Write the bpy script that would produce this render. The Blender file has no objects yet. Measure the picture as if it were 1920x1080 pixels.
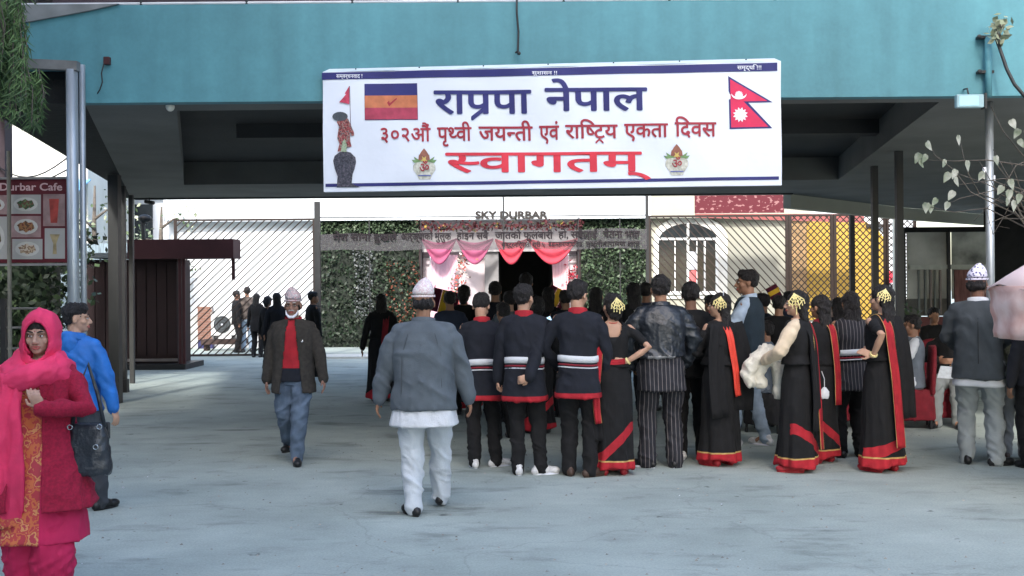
import bpy, bmesh, math, random
import numpy as np
from mathutils import Vector, Matrix
R = math.radians
random.seed(7)
np.random.seed(7)
SC = bpy.context.scene
COL = SC.collection

# ------------------------------------------------------------ camera, sky, sun
F, CU, CV, EYE, ROLL = 2000.0, 960.0, 540.0, 1.68, R(0.45)
cd = bpy.data.cameras.new('camera')
cd.lens = F / 1920 * 36
cd.clip_start = 0.1
cd.clip_end = 600
cam = bpy.data.objects.new('camera', cd)
COL.objects.link(cam)
cam.matrix_world = Matrix.Translation((0, 0, EYE)) @ Matrix.Rotation(R(90), 4, 'X') @ Matrix.Rotation(-ROLL, 4, 'Z')
SC.camera = cam
SUN_EL, SUN_AZ = R(40), R(190)
W = bpy.data.worlds.new('World')
SC.world = W
W.use_nodes = True
wn, wl = W.node_tree.nodes, W.node_tree.links
sky = wn.new('ShaderNodeTexSky')
sky.sky_type = 'NISHITA'
sky.sun_disc = False
sky.sun_elevation = SUN_EL
sky.sun_rotation = SUN_AZ
sky.air_density = 1.2
sky.dust_density = 2.6
wl.new(sky.outputs[0], wn['Background'].inputs[0])
wn['Background'].inputs[1].default_value = 0.15
sl = bpy.data.lights.new('sun', 'SUN')
sl.energy = 1.5
sl.angle = R(5)
sl.color = (1.0, 0.985, 0.95)
so = bpy.data.objects.new('sun', sl)
COL.objects.link(so)
sd = Vector((math.sin(SUN_AZ) * math.cos(SUN_EL), math.cos(SUN_AZ) * math.cos(SUN_EL), math.sin(SUN_EL)))
so.rotation_euler = sd.to_track_quat('Z', 'Y').to_euler()
so.location = (0, 0, 30)
SC.view_settings.view_transform = 'Standard'
SC.view_settings.look = 'None'
SC.view_settings.exposure = 1.95
SC.view_settings.gamma = 1
SC.view_settings.use_curve_mapping = False

# ------------------------------------------------------------ where things stand
def unroll(u, v):
    a, b = u - CU, v - CV
    c, s = math.cos(ROLL), math.sin(ROLL)
    return a * c - b * s, a * s + b * c
def P(u, v, Y):
    a, b = unroll(u, v)
    return Vector((a / F * Y, Y, EYE - b / F * Y))
def G(u, v):
    a, b = unroll(u, v)
    Y = EYE * F / b
    return Vector((a / F * Y, Y, 0))

# ------------------------------------------------------------ objects
def link(o, parent=None):
    COL.objects.link(o)
    if parent is not None:
        o.parent = parent
    return o
def tag(o, label=None, cat=None, group=None, kind=None):
    if label: o['label'] = label
    if cat: o['category'] = cat
    if group: o['group'] = group
    if kind: o['kind'] = kind
    return o
def thing(name, label, cat, loc=(0, 0, 0), rz=0, group=None):
    o = bpy.data.objects.new(name, None)
    o.empty_display_size = 0.1
    link(o)
    o.location = loc
    o.rotation_euler = (0, 0, rz)
    return tag(o, label, cat, group)
class MB:
    def __init__(s):
        s.v, s.f = [], []
    def add(s, vs, fs):
        b = len(s.v)
        s.v += [tuple(p) for p in vs]
        s.f += [tuple(i + b for i in q) for q in fs]
        return s
    def box(s, a, b):
        x0, y0, z0 = a
        x1, y1, z1 = b
        return s.add([(x0, y0, z0), (x1, y0, z0), (x1, y1, z0), (x0, y1, z0), (x0, y0, z1), (x1, y0, z1), (x1, y1, z1), (x0, y1, z1)],
                     [(0, 3, 2, 1), (4, 5, 6, 7), (0, 1, 5, 4), (1, 2, 6, 5), (2, 3, 7, 6), (3, 0, 4, 7)])
    def bar(s, a, b, w, d, up=Vector((0, 1, 0))):
        a, b = Vector(a), Vector(b)
        t = (b - a).normalized()
        n = t.cross(up).normalized()
        m = n.cross(t).normalized()
        q = [n * w / 2 + m * d / 2, -n * w / 2 + m * d / 2, -n * w / 2 - m * d / 2, n * w / 2 - m * d / 2]
        return s.add([a + k for k in q] + [b + k for k in q],
                     [(3, 2, 1, 0), (4, 5, 6, 7), (0, 1, 5, 4), (1, 2, 6, 5), (2, 3, 7, 6), (3, 0, 4, 7)])
    def prism(s, poly, y0, y1):       # polygon in x,z pushed from y0 to y1
        n = len(poly)
        vs = [(p[0], y0, p[1]) for p in poly] + [(p[0], y1, p[1]) for p in poly]
        return s.add(vs, [tuple(range(n)), tuple(range(2 * n - 1, n - 1, -1))] + [(i, i + n, (i + 1) % n + n, (i + 1) % n) for i in range(n)])
    def slab(s, poly, z0, z1):        # polygon in x,y pushed from z0 to z1
        n = len(poly)
        vs = [(p[0], p[1], z0) for p in poly] + [(p[0], p[1], z1) for p in poly]
        return s.add(vs, [tuple(range(n - 1, -1, -1)), tuple(range(n, 2 * n))] + [(i, (i + 1) % n, (i + 1) % n + n, i + n) for i in range(n)])
    def tube(s, pts, r, n=8, cap=True):
        vs, fs = tube_geo(pts, r, n, cap)
        return s.add(vs, fs)
    def ell(s, c, r, n=12, m=8, M=None):
        vs, fs = ell_geo(c, r, n, m, M)
        return s.add(vs, fs)
    def build(s, name, mt, parent=None, smooth=False, bev=0):
        me = bpy.data.meshes.new(name)
        me.from_pydata(s.v, [], s.f)
        me.materials.append(mt)
        if smooth:
            me.shade_smooth()
        o = bpy.data.objects.new(name, me)
        if bev:
            b = o.modifiers.new('bevel', 'BEVEL')
            b.width = bev
            b.segments = 2
        return link(o, parent)
def tube_geo(pts, r, n=8, cap=True, round_ends=False):
    pts = [Vector(p) for p in pts]
    rs = list(r) if hasattr(r, '__len__') else [r] * len(pts)
    if round_ends:
        t0 = (pts[0] - pts[1]).normalized()
        t1 = (pts[-1] - pts[-2]).normalized()
        pts = [pts[0] + t0 * rs[0] * .75] + pts + [pts[-1] + t1 * rs[-1] * .75]
        rs = [rs[0] * .6] + rs + [rs[-1] * .6]
    vs, fs = [], []
    ref = None
    for i, p in enumerate(pts):
        t = (pts[min(i + 1, len(pts) - 1)] - pts[max(i - 1, 0)]).normalized()
        if ref is None:
            ref = Vector((0, 0, 1)) if abs(t.z) < .9 else Vector((1, 0, 0))
        a = (ref - t * ref.dot(t)).normalized()
        ref = a
        b = t.cross(a)
        for k in range(n):
            an = 2 * math.pi * k / n
            vs.append(p + (a * math.cos(an) + b * math.sin(an)) * rs[i])
    m = len(pts)
    for i in range(m - 1):
        for k in range(n):
            fs.append((i * n + k, i * n + (k + 1) % n, (i + 1) * n + (k + 1) % n, (i + 1) * n + k))
    if cap:
        fs.append(tuple(range(n - 1, -1, -1)))
        fs.append(tuple((m - 1) * n + k for k in range(n)))
    return vs, fs
def ell_geo(c, r, n=12, m=8, M=None):
    c = Vector(c)
    if not hasattr(r, '__len__'): r = (r, r, r)
    vs, fs = [], []
    for j in range(1, m):
        ph = math.pi * j / m
        for k in range(n):
            th = 2 * math.pi * k / n
            d = Vector((r[0] * math.sin(ph) * math.cos(th), r[1] * math.sin(ph) * math.sin(th), r[2] * math.cos(ph)))
            if M is not None: d = M @ d
            vs.append(c + d)
    for s_ in (1, -1):
        d = Vector((0, 0, s_ * r[2]))
        if M is not None: d = M @ d
        vs.append(c + d)
    T, B = len(vs) - 2, len(vs) - 1
    for j in range(m - 2):
        for k in range(n):
            fs.append((j * n + k, (j + 1) * n + k, (j + 1) * n + (k + 1) % n, j * n + (k + 1) % n))
    for k in range(n):
        fs.append((T, k, (k + 1) % n))
        fs.append((B, (m - 2) * n + (k + 1) % n, (m - 2) * n + k))
    return vs, fs
def rings_geo(rings):
    n = len(rings[0])
    vs = [p for r_ in rings for p in r_]
    fs = []
    for i in range(len(rings) - 1):
        for k in range(n):
            fs.append((i * n + k, i * n + (k + 1) % n, (i + 1) * n + (k + 1) % n, (i + 1) * n + k))
    fs.append(tuple(range(n - 1, -1, -1)))
    fs.append(tuple((len(rings) - 1) * n + k for k in range(n)))
    return vs, fs

# ------------------------------------------------------------ materials
_M = {}
def mat(name, col, rough=.7, var=.12, scale=6, bump=0, bscale=80, metal=0, spec=.4, stretch=(1, 1, 1), col2=None, detail=5, sheen=0, alpha=1, emit=0):
    if name in _M: return _M[name]
    m = bpy.data.materials.new(name)
    m.use_nodes = True
    N, L = m.node_tree.nodes, m.node_tree.links
    b = N['Principled BSDF']
    b.inputs['Roughness'].default_value = rough
    b.inputs['Metallic'].default_value = metal
    b.inputs['Specular IOR Level'].default_value = spec
    b.inputs['Alpha'].default_value = alpha
    if sheen: b.inputs['Sheen Weight'].default_value = sheen
    tc = N.new('ShaderNodeTexCoord')
    mp = N.new('ShaderNodeMapping')
    mp.inputs['Scale'].default_value = stretch
    L.new(tc.outputs['Object'], mp.inputs[0])
    nz = N.new('ShaderNodeTexNoise')
    nz.inputs['Scale'].default_value = scale
    nz.inputs['Detail'].default_value = detail
    L.new(mp.outputs[0], nz.inputs['Vector'])
    cr = N.new('ShaderNodeValToRGB')
    c1 = [max(0, c * (1 - var)) for c in col]
    c2 = [c * (1 + var) for c in col] if col2 is None else col2
    cr.color_ramp.elements[0].position = .35
    cr.color_ramp.elements[1].position = .68
    cr.color_ramp.elements[0].color = (*c1, 1)
    cr.color_ramp.elements[1].color = (*c2, 1)
    L.new(nz.outputs[0], cr.inputs[0])
    L.new(cr.outputs[0], b.inputs['Base Color'])
    if bump:
        n2 = N.new('ShaderNodeTexNoise')
        n2.inputs['Scale'].default_value = bscale
        n2.inputs['Detail'].default_value = 4
        L.new(mp.outputs[0], n2.inputs['Vector'])
        bp = N.new('ShaderNodeBump')
        bp.inputs['Strength'].default_value = bump
        bp.inputs['Distance'].default_value = .02
        L.new(n2.outputs[0], bp.inputs['Height'])
        L.new(bp.outputs[0], b.inputs['Normal'])
    if emit:
        b.inputs['Emission Color'].default_value = (*col, 1)
        b.inputs['Emission Strength'].default_value = emit
    _M[name] = m
    return m
def pattern(name, cols, scale=30, rough=.75, kind='voronoi', pos=None, stretch=(1, 1, 1), interp='CONSTANT'):
    if name in _M: return _M[name]
    m = bpy.data.materials.new(name)
    m.use_nodes = True
    N, L = m.node_tree.nodes, m.node_tree.links
    b = N['Principled BSDF']
    b.inputs['Roughness'].default_value = rough
    tc = N.new('ShaderNodeTexCoord')
    mp = N.new('ShaderNodeMapping')
    mp.inputs['Scale'].default_value = stretch
    L.new(tc.outputs['Object'], mp.inputs[0])
    if kind == 'voronoi':
        t = N.new('ShaderNodeTexVoronoi')
        t.inputs['Scale'].default_value = scale
        out = t.outputs['Distance']
    elif kind == 'noise':
        t = N.new('ShaderNodeTexNoise')
        t.inputs['Scale'].default_value = scale
        t.inputs['Detail'].default_value = 3
        out = t.outputs[0]
    else:
        t = N.new('ShaderNodeTexWave')
        t.inputs['Scale'].default_value = scale
        t.inputs['Distortion'].default_value = .6
        out = t.outputs['Fac']
    L.new(mp.outputs[0], t.inputs['Vector'])
    cr = N.new('ShaderNodeValToRGB')
    cr.color_ramp.interpolation = interp
    el = cr.color_ramp.elements
    n = len(cols)
    while len(el) < n: el.new(.5)
    for i, c in enumerate(cols):
        el[i].position = pos[i] if pos else i / n
        el[i].color = (*c, 1)
    L.new(out, cr.inputs[0])
    L.new(cr.outputs[0], b.inputs['Base Color'])
    _M[name] = m
    return m

def ground_mat():
    m = bpy.data.materials.new('worn_concrete')
    m.use_nodes = True
    N, L = m.node_tree.nodes, m.node_tree.links
    b = N['Principled BSDF']
    b.inputs['Roughness'].default_value = .9
    b.inputs['Specular IOR Level'].default_value = .12
    tc = N.new('ShaderNodeTexCoord')
    def noise(scale, sx, sy, det=6, rough=.6):
        mp = N.new('ShaderNodeMapping')
        mp.inputs['Scale'].default_value = (sx, sy, 1)
        L.new(tc.outputs['Object'], mp.inputs[0])
        t = N.new('ShaderNodeTexNoise')
        t.inputs['Scale'].default_value = scale
        t.inputs['Detail'].default_value = det
        t.inputs['Roughness'].default_value = rough
        L.new(mp.outputs[0], t.inputs['Vector'])
        return t.outputs[0]
    def ramp(src, stops):
        r = N.new('ShaderNodeValToRGB')
        el = r.color_ramp.elements
        while len(el) < len(stops): el.new(.5)
        for e, (p, c) in zip(el, stops):
            e.position = p
            e.color = (c, c, c, 1) if not hasattr(c, '__len__') else (*c, 1)
        L.new(src, r.inputs[0])
        return r.outputs[0]
    def mul(a, b_):
        x = N.new('ShaderNodeMixRGB')
        x.blend_type = 'MULTIPLY'
        x.inputs[0].default_value = 1
        L.new(a, x.inputs[1])
        L.new(b_, x.inputs[2])
        return x.outputs[0]
    base = ramp(noise(.9, 1, 1.0), [(.3, (.290, .335, .310)), (.7, (.390, .440, .410))])
    blot = ramp(noise(2.2, .6, 1.1, 7, .65), [(.30, .62), (.42, .93), (.6, 1), (.8, 1.12)])
    streak = ramp(noise(1.1, .7, 2.0, 8, .6), [(.30, .50), (.36, .82), (.42, 1)])
    fine = ramp(noise(60, 1, 1, 6, .8), [(.3, .76), (.7, 1.14)])
    spots = ramp(noise(7, 1, 1, 2), [(.25, .5), (.30, 1)])
    # hairline cracks
    mpv = N.new('ShaderNodeMapping'); mpv.inputs['Scale'].default_value = (1, 1, 1)
    nzv = N.new('ShaderNodeTexNoise'); nzv.inputs['Scale'].default_value = 1.7; nzv.inputs['Detail'].default_value = 6
    L.new(tc.outputs['Object'], nzv.inputs['Vector'])
    mxv = N.new('ShaderNodeMixRGB'); mxv.blend_type = 'ADD'; mxv.inputs[0].default_value = .9
    L.new(tc.outputs['Object'], mxv.inputs[1]); L.new(nzv.outputs['Color'], mxv.inputs[2])
    vo = N.new('ShaderNodeTexVoronoi'); vo.feature = 'DISTANCE_TO_EDGE'; vo.inputs['Scale'].default_value = .42
    L.new(mxv.outputs[0], vo.inputs['Vector'])
    crack = ramp(vo.outputs['Distance'], [(0.0, .84), (.003, .93), (.006, 1)])
    c = mul(mul(mul(mul(mul(base, blot), streak), fine), spots), crack)
    L.new(c, b.inputs['Base Color'])
    bp = N.new('ShaderNodeBump')
    bp.inputs['Strength'].default_value = .35
    bp.inputs['Distance'].default_value = .01
    L.new(noise(45, 1, 1, 5), bp.inputs['Height'])
    L.new(bp.outputs[0], b.inputs['Normal'])
    return m

SKIN = mat('skin_brown', (.30, .155, .095), .55, .1, 12, .1, 150)
SKIN_L = mat('skin_light_brown', (.46, .27, .185), .55, .08, 12, .1, 150)
SKIN_D = mat('skin_dark_brown', (.20, .10, .065), .55, .1, 12, .1, 150)
HAIR = mat('black_hair', (.007, .006, .007), .5, .3, 40, .9, 70, stretch=(3, 3, .5), col2=(.035, .03, .03))  # paler streaks in the colour imitate highlights on the strands
GOLD = mat('gilt_ornament', (.82, .70, .32), .4, .1, 30, metal=.15)
GOLDE = mat('gilt_thread', (.45, .30, .10), .5, .2, 30)
BLACK_CLOTH = mat('black_cotton', (.006, .006, .007), .9, .25, 14, .2, 220)
NAVY_CLOTH = mat('dark_navy_cotton', (.009, .011, .018), .9, .2, 12, .2, 220)
RED_CLOTH = mat('red_cotton', (.36, .012, .022), .8, .18, 10, .4, 160)
MAROON = mat('maroon_cloth', (.20, .012, .022), .85, .2, 10, .4, 160)
WHITE_CLOTH = mat('white_cotton', (.60, .62, .65), .85, .06, 10, .4, 160)
CREAM_CLOTH = mat('cream_fleece', (.74, .70, .60), .95, .08, 14, .8, 90)
GREY_WOOL = mat('grey_wool', (.092, .110, .128), .92, .14, 8, .3, 240)
DGREY_WOOL = mat('dark_grey_wool', (.062, .072, .080), .92, .14, 8, .6, 240)
BROWN_WOOL = mat('brown_tweed', (.042, .037, .032), .95, .2, 30, .6, 240)
PALE_TROUSER = mat('pale_trouser_cotton', (.52, .56, .60), .85, .07, 8, .4, 160)
LIGHT_GREY = mat('light_grey_cotton', (.30, .33, .34), .85, .08, 8, .4, 160)
JEANS = mat('washed_blue_denim', (.10, .14, .20), .85, .3, 9, .5, 220)
PALE_JEANS = mat('pale_blue_denim', (.30, .38, .47), .85, .2, 9, .5, 220)
LEATHER = mat('black_leather', (.016, .020, .027), .38, .3, 9, .5, 26, spec=.6)
SHOE_BLACK = mat('black_shoe_leather', (.012, .012, .013), .4, .2, 20)
SHOE_WHITE = mat('white_shoe_leather', (.6, .6, .6), .5, .2, 30)
SHOE_BROWN = mat('brown_shoe_leather', (.06, .035, .025), .5, .2, 30)
SANDAL = mat('red_sandal', (.35, .02, .03), .5, .2, 30)
BLUE_JACKET = mat('bright_blue_nylon', (.018, .15, .50), .6, .2, 7, .15, 30)
SHIRT_BLUE = mat('pale_blue_shirt', (.45, .55, .68), .8, .08, 8, .4, 90)
VEST_NAVY = mat('dark_teal_vest', (.02, .035, .05), .85, .15, 8, .4, 160)
PINK = mat('hot_pink_chiffon', (.64, .030, .105), .75, .25, 4, .12, 60)
PINK2 = mat('deep_pink_cotton', (.46, .012, .075), .8, .15, 5, .1, 90)
CARDIGAN = mat('crimson_knit', (.27, .006, .032), .9, .2, 60, .25, 160)
FLORAL = pattern('orange_brocade', [(.42, .035, .05), (.55, .14, .05), (.46, .05, .05), (.60, .26, .10), (.42, .04, .06)], 15, .6, 'noise', [0, .42, .5, .56, .62])
OLIVE_FUR = mat('olive_fleece', (.16, .17, .12), 1, .3, 40, 1, 60)
STRIPED = pattern('striped_black_cloth', [(.012, .012, .018), (.012, .012, .018), (.13, .12, .12)], 9, .85, 'wave', [0, .5, .93])
TOPI1 = pattern('pink_topi_weave', [(.62, .50, .52), (.40, .16, .20), (.66, .60, .60), (.28, .26, .30)], 55, .8, 'voronoi', [0, .28, .42, .62])
TOPI2 = pattern('white_topi_weave', [(.70, .62, .62), (.62, .42, .44), (.72, .67, .66)], 70, .8, 'voronoi', [0, .3, .5])
TOPI3 = pattern('blue_topi_weave', [(.10, .10, .22), (.70, .68, .80)], 42, .8, 'voronoi', [0, .38])
EYEW = mat('eye_white', (.6, .57, .54), .3, .02)
IRIS = mat('dark_iris', (.02, .012, .01), .2, .02)
LIP = mat('lip_red', (.36, .08, .07), .5, .1, 30)
GREYHAIR = mat('grey_whiskers', (.45, .44, .43), .8, .2, 60)

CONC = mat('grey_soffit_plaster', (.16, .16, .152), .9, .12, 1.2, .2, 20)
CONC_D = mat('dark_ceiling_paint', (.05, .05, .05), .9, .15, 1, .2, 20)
TEAL = None
STEEL = mat('galvanised_pipe', (.40, .43, .45), .42, .15, 5, .1, 30, metal=.6, stretch=(1, 1, .3))
DARK_STEEL = mat('dark_grey_painted_steel', (.020, .021, .022), .5, .15, 8)
POST_GREY = mat('grey_painted_post', (.035, .036, .035), .5, .15, 5, stretch=(1, 1, .2))
BROWN_STEEL = mat('brown_fence_steel', (.022, .013, .010), .5, .15, 8)
WHITE_WALL = mat('white_wall_paint', (.62, .65, .68), .8, .04, .7, .1, 12)
CREAM_WALL = mat('cream_wall_paint', (.34, .33, .27), .8, .05, .9, .1, 12)
YELLOW_WALL = mat('yellow_wall_paint', (.38, .24, .04), .8, .1, 1.2, .1, 12)
REDBROWN = mat('dark_red_panel', (.022, .009, .010), .65, .2, 2, .1, 20)
REDBROWN2 = mat('maroon_board', (.055, .015, .017), .65, .15, 2, .1, 20)
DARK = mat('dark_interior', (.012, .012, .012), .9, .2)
GLASS_D = mat('dark_window_glass', (.02, .024, .026), .12, .2, spec=.6)
VINYL = mat('banner_vinyl', (.70, .745, .84), .5, .04, 1.4, .35, 4)
NAVY = mat('navy_print', (.022, .024, .14), .6, .12, 3)
INK_RED = mat('red_print', (.62, .035, .06), .6, .12, 5)
INK_MAR = mat('maroon_print', (.33, .025, .045), .6, .12, 5)
INK_WHITE = mat('white_print', (.75, .77, .85), .6, .05)
LEAFG = mat('ivy_leaf', (.045, .085, .035), .6, .35, 3, col2=(.10, .15, .07))
LEAFD = mat('dark_leaf', (.02, .035, .018), .6, .3, 3)
LEAFP = mat('pale_leaf', (.22, .27, .16), .6, .25, 6, col2=(.42, .44, .33))
BARK = mat('grey_bark', (.10, .085, .07), .9, .25, 14, .4, 40)
def teal_mat():
    m = bpy.data.materials.new('teal_wall_paint')
    m.use_nodes = True
    N, L = m.node_tree.nodes, m.node_tree.links
    b = N['Principled BSDF']
    b.inputs['Roughness'].default_value = .65
    tc = N.new('ShaderNodeTexCoord')
    out = None
    for sc, st, lo, hi in ((.5, (1, 1, 1), .80, 1.12), (3, (1.5, 1, .16), .84, 1.06), (7, (1, 1, 1), .92, 1.04), (30, (1, 1, 1), .95, 1.03)):
        mp = N.new('ShaderNodeMapping')
        mp.inputs['Scale'].default_value = st
        L.new(tc.outputs['Object'], mp.inputs[0])
        nz = N.new('ShaderNodeTexNoise')
        nz.inputs['Scale'].default_value = sc
        nz.inputs['Detail'].default_value = 6
        L.new(mp.outputs[0], nz.inputs['Vector'])
        cr = N.new('ShaderNodeMapRange')
        cr.inputs[1].default_value = .3
        cr.inputs[2].default_value = .7
        cr.inputs[3].default_value = lo
        cr.inputs[4].default_value = hi
        L.new(nz.outputs[0], cr.inputs[0])
        if out is None: out = cr.outputs[0]
        else:
            mm = N.new('ShaderNodeMath')
            mm.operation = 'MULTIPLY'
            L.new(out, mm.inputs[0])
            L.new(cr.outputs[0], mm.inputs[1])
            out = mm.outputs[0]
    x = N.new('ShaderNodeVectorMath')
    x.operation = 'SCALE'
    x.inputs[0].default_value = (.086, .262, .312)
    L.new(out, x.inputs['Scale'])
    L.new(x.outputs[0], b.inputs['Base Color'])
    return m
TEAL = teal_mat()

# ------------------------------------------------------------ lettering
_T = {}
def raw_text(s, off=0.0):
    k = (s, off)
    if k in _T: return _T[k]
    c = bpy.data.curves.new('t', 'FONT')
    c.body = s
    c.size = 1
    c.offset = off
    c.resolution_u = 4
    c.fill_mode = 'FRONT'
    o = bpy.data.objects.new('t', c)
    COL.objects.link(o)
    dg = bpy.context.evaluated_depsgraph_get()
    me = bpy.data.meshes.new_from_object(o.evaluated_get(dg))
    vs = [Vector((v.co.x, v.co.y, 0)) for v in me.vertices]
    fs = [tuple(p.vertices) for p in me.polygons]
    bpy.data.objects.remove(o)
    bpy.data.curves.remove(c)
    bpy.data.meshes.remove(me)
    _T[k] = (vs, fs)
    return _T[k]
def xmax(s, off=0): return max(v.x for v in raw_text(s, off)[0])
def adv(s): return xmax(s + 'प') - xmax('प')
def clip_right(vs, fs, x):
    bm = bmesh.new()
    bv = [bm.verts.new(v) for v in vs]
    for f in fs:
        try: bm.faces.new([bv[i] for i in f])
        except ValueError: pass
    bmesh.ops.bisect_plane(bm, geom=bm.verts[:] + bm.edges[:] + bm.faces[:], plane_co=(x, 0, 0), plane_no=(1, 0, 0), clear_outer=True)
    bm.verts.index_update()
    r = [v.co.copy() for v in bm.verts], [tuple(v.index for v in f.verts) for f in bm.faces]
    bm.free()
    return r
def word(pieces, bold=0.0):
    vs, fs, x = [], [], 0
    off = 0.0
    hy = max(v.y for v in raw_text('प')[0])
    def put(v2, f2, dx):
        b = len(vs)
        vs.extend([Vector((v.x + dx, v.y, 0)) for v in v2])
        fs.extend([tuple(i + b for i in f) for f in f2])
    for p in pieces:
        if isinstance(p, str):
            v2, f2 = raw_text(p, off)
            put(v2, f2, x)
            x += adv(p) if ord(p[0]) > 0x900 else xmax(p)
        elif p[0] == 'half':
            a = adv(p[1])
            cut = a - {'स': .17, 'थ': .17, 'न': .17, 'ष': .17, 'म': .17}.get(p[1], .17)
            v2, f2 = clip_right(*raw_text(p[1], off), cut)
            put(v2, f2, x)
            x += cut
        elif p[0] == 'ra':
            v2, f2 = raw_text(p[1], off)
            put(v2, f2, x)
            a = adv(p[1])
            s = a - .13
            w = .045
            put([Vector(q) for q in ((s, .16 + w, 0), (s, .16 - w, 0), (s - .30, -.14 - w, 0), (s - .30, -.14 + w, 0))], [(3, 2, 1, 0)], x)
            x += a
        elif p[0] == 'tra':
            v2, f2 = raw_text(p[1], off)
            put(v2, f2, x)
            a = adv(p[1])
            w = .03
            for sg in (-1, 1):
                put([Vector(q) for q in ((a / 2, -.05 + w, 0), (a / 2, -.05 - w, 0), (a / 2 + sg * .17, -.22 - w, 0), (a / 2 + sg * .17, -.22 + w, 0))], [(0, 1, 2, 3)], x)
            x += a
    if bold:
        v0, f0 = list(vs), list(fs)
        for i in range(8):
            a = i * math.pi / 4
            b_ = len(vs)
            vs.extend([Vector((v.x + bold * math.cos(a), v.y + bold * math.sin(a), .0002 * (i + 1))) for v in v0])
            fs.extend([tuple(j + b_ for j in f) for f in f0])
    return vs, fs, hy
def lettering(pieces, place, u0, u1, vh, vb, name, mt, parent, off=0.0):
    """place(u, v) gives the 3-D point on the sign; headline at vh, foot of the letters at vb"""
    vs, fs, hy = word(pieces, off)
    if ord((pieces[0] if isinstance(pieces[0], str) else pieces[0][1])[0]) < 0x900:
        hy = max(v.y for v in vs)
    a, b = min(v.x for v in vs), max(v.x for v in vs)
    m = MB()
    m.add([place(u0 + (v.x - a) / (b - a) * (u1 - u0), vb + (vh - vb) * v.y / hy) + Vector((0, -v.z, 0)) for v in vs], fs)
    return m.build(name, mt, parent)
#@@SCENE

# ============================================================ THE SETTING
g = MB()
g.slab([(-200, -60), (200, -60), (200, 300), (-200, 300)], -.3, 0)
tag(g.build('ground', ground_mat()), kind='structure')

def quad_leaf(m, c, size, rnd=random, droop=0):
    """one small folded leaf"""
    a = Vector((rnd.gauss(0, 1), rnd.gauss(0, 1), rnd.gauss(0, 1) - droop)).normalized()
    b = a.cross(Vector((rnd.gauss(0, 1), rnd.gauss(0, 1), rnd.gauss(0, 1)))).normalized()
    c = Vector(c)
    s = size * rnd.uniform(.6, 1.3)
    m.add([c, c + a * s * .5 + b * s * .32, c + a * s, c + a * s * .5 - b * s * .32], [(0, 1, 2, 3)])

# ---- the entrance building: teal front, soffit with a sunk ceiling, posts
eb = thing('entrance_building', 'teal fronted building whose deep dark canopy spans the gateway', 'building', (0, 9.85, 0))
Y0 = 9.85
def eb_b(m, name, mt, **k):
    m.v = [(x, y - Y0, z) for x, y, z in m.v]
    return m.build(name, mt, eb, **k)
m = MB(); m.prism([(-4.62, 3.74), (-3.98, 3.74), (-3.98, 3.42), (6.6, 3.42), (6.6, 4.32), (-4.62, 4.32)][::-1], 9.85, 9.98)
fac = eb_b(m, 'facade', TEAL)
m = MB(); m.prism([(-4.62, 4.135), (-3.9, 4.26), (-3.6, 4.325), (-4.62, 4.325)][::-1], 9.82, 9.848)
eb_b(m, 'ledge', mat('weathered_ledge', (.20, .21, .215), .9, .2, 4))
m = MB()
for q in ([(-3.98, 9.983), (4.1, 9.983), (4.1, 10.2), (-3.24, 10.36)],
          [(-3.98, 9.983), (-3.24, 10.36), (-5.4, 17.6), (-7.2, 20.2)],
          [(-7.2, 20.2), (-5.4, 17.6), (5.4, 17.6), (5.3, 20.3)],
          [(4.1, 9.983), (16, 9.983), (16, 27), (11.9, 26.7), (8.9, 24.1), (5.3, 20.3), (5.4, 17.6), (4.1, 10.2)]):
    m.slab(q, 3.425, 3.797)
eb_b(m, 'soffit', CONC)
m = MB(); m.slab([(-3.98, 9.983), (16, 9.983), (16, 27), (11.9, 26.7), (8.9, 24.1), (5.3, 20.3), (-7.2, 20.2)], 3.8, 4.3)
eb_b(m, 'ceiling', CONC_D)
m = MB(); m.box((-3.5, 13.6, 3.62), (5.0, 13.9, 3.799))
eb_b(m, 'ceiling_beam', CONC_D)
m = MB(); m.slab([(-4.55, 9.99), (-3.985, 9.99), (-7.2, 20.1), (-6.75, 17.9), (-6.5, 17.3), (-5.13, 10.7), (-5.05, 9.99)][::-1], 3.44, 3.72)
m = MB(); m.slab([(-5.05, 9.99), (-3.985, 9.99), (-7.22, 20.2), (-7.3, 20.2), (-6.5, 17.3), (-5.13, 10.7)], 3.44, 4.3)
eb_b(m, 'side_roof', mat('black_tarpaulin', (.008, .009, .010), .8, .3, 5, .4, 12))
m = MB(); m.box((-4.5, 10.5, 4.32), (6.6, 10.7, 7.4))
eb_b(m, 'upper_wall', mat('dark_upper_wall', (.05, .035, .045), .8, .2, 2))
m = MB(); m.box((-9.6, 15, 5.8), (-4.4, 20, 7.4)); m.box((-9.5, 15.2, 0), (-9.2, 15.5, 5.8)); m.box((-9.6, 19.6, 0), (-9.3, 19.9, 5.8))
eb_b(m, 'kiosk_sun_blocker', mat('dark_upper_wall', (.05, .035, .045), .8, .2, 2))  # unseen raised block on legs, added to keep the sun off the kiosk
for z, r in ((4.345, .014), (4.62, .02), (4.9, .02)):
    m = MB(); m.tube([(-4.6, 9.9, z), (6.6, 9.9, z)], r)
    eb_b(m, 'rail', mat('white_rail_paint', (.6, .6, .62), .5, .1))
for i in range(12):
    m = MB(); m.tube([(-4.4 + i * .98, 9.9, 4.32), (-4.4 + i * .98, 9.9, 4.9)], .016)
    eb_b(m, 'rail_post', DARK_STEEL)
m = MB()
for a, b in (((5.32, 20.3), (8.9, 24.1)), ((8.9, 24.1), (11.9, 26.7)), ((11.9, 26.75), (16, 26.9))):
    a, b = Vector((*a, 3.29)), Vector((*b, 3.29))
    m.bar(a, b, .26, .16, up=Vector((b.y - a.y, a.x - b.x, 0)))
    m.bar(a + Vector((0, 0, .0)), b, .24, .14, up=Vector((b.y - a.y, a.x - b.x, 0)))
m = MB()
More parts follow.
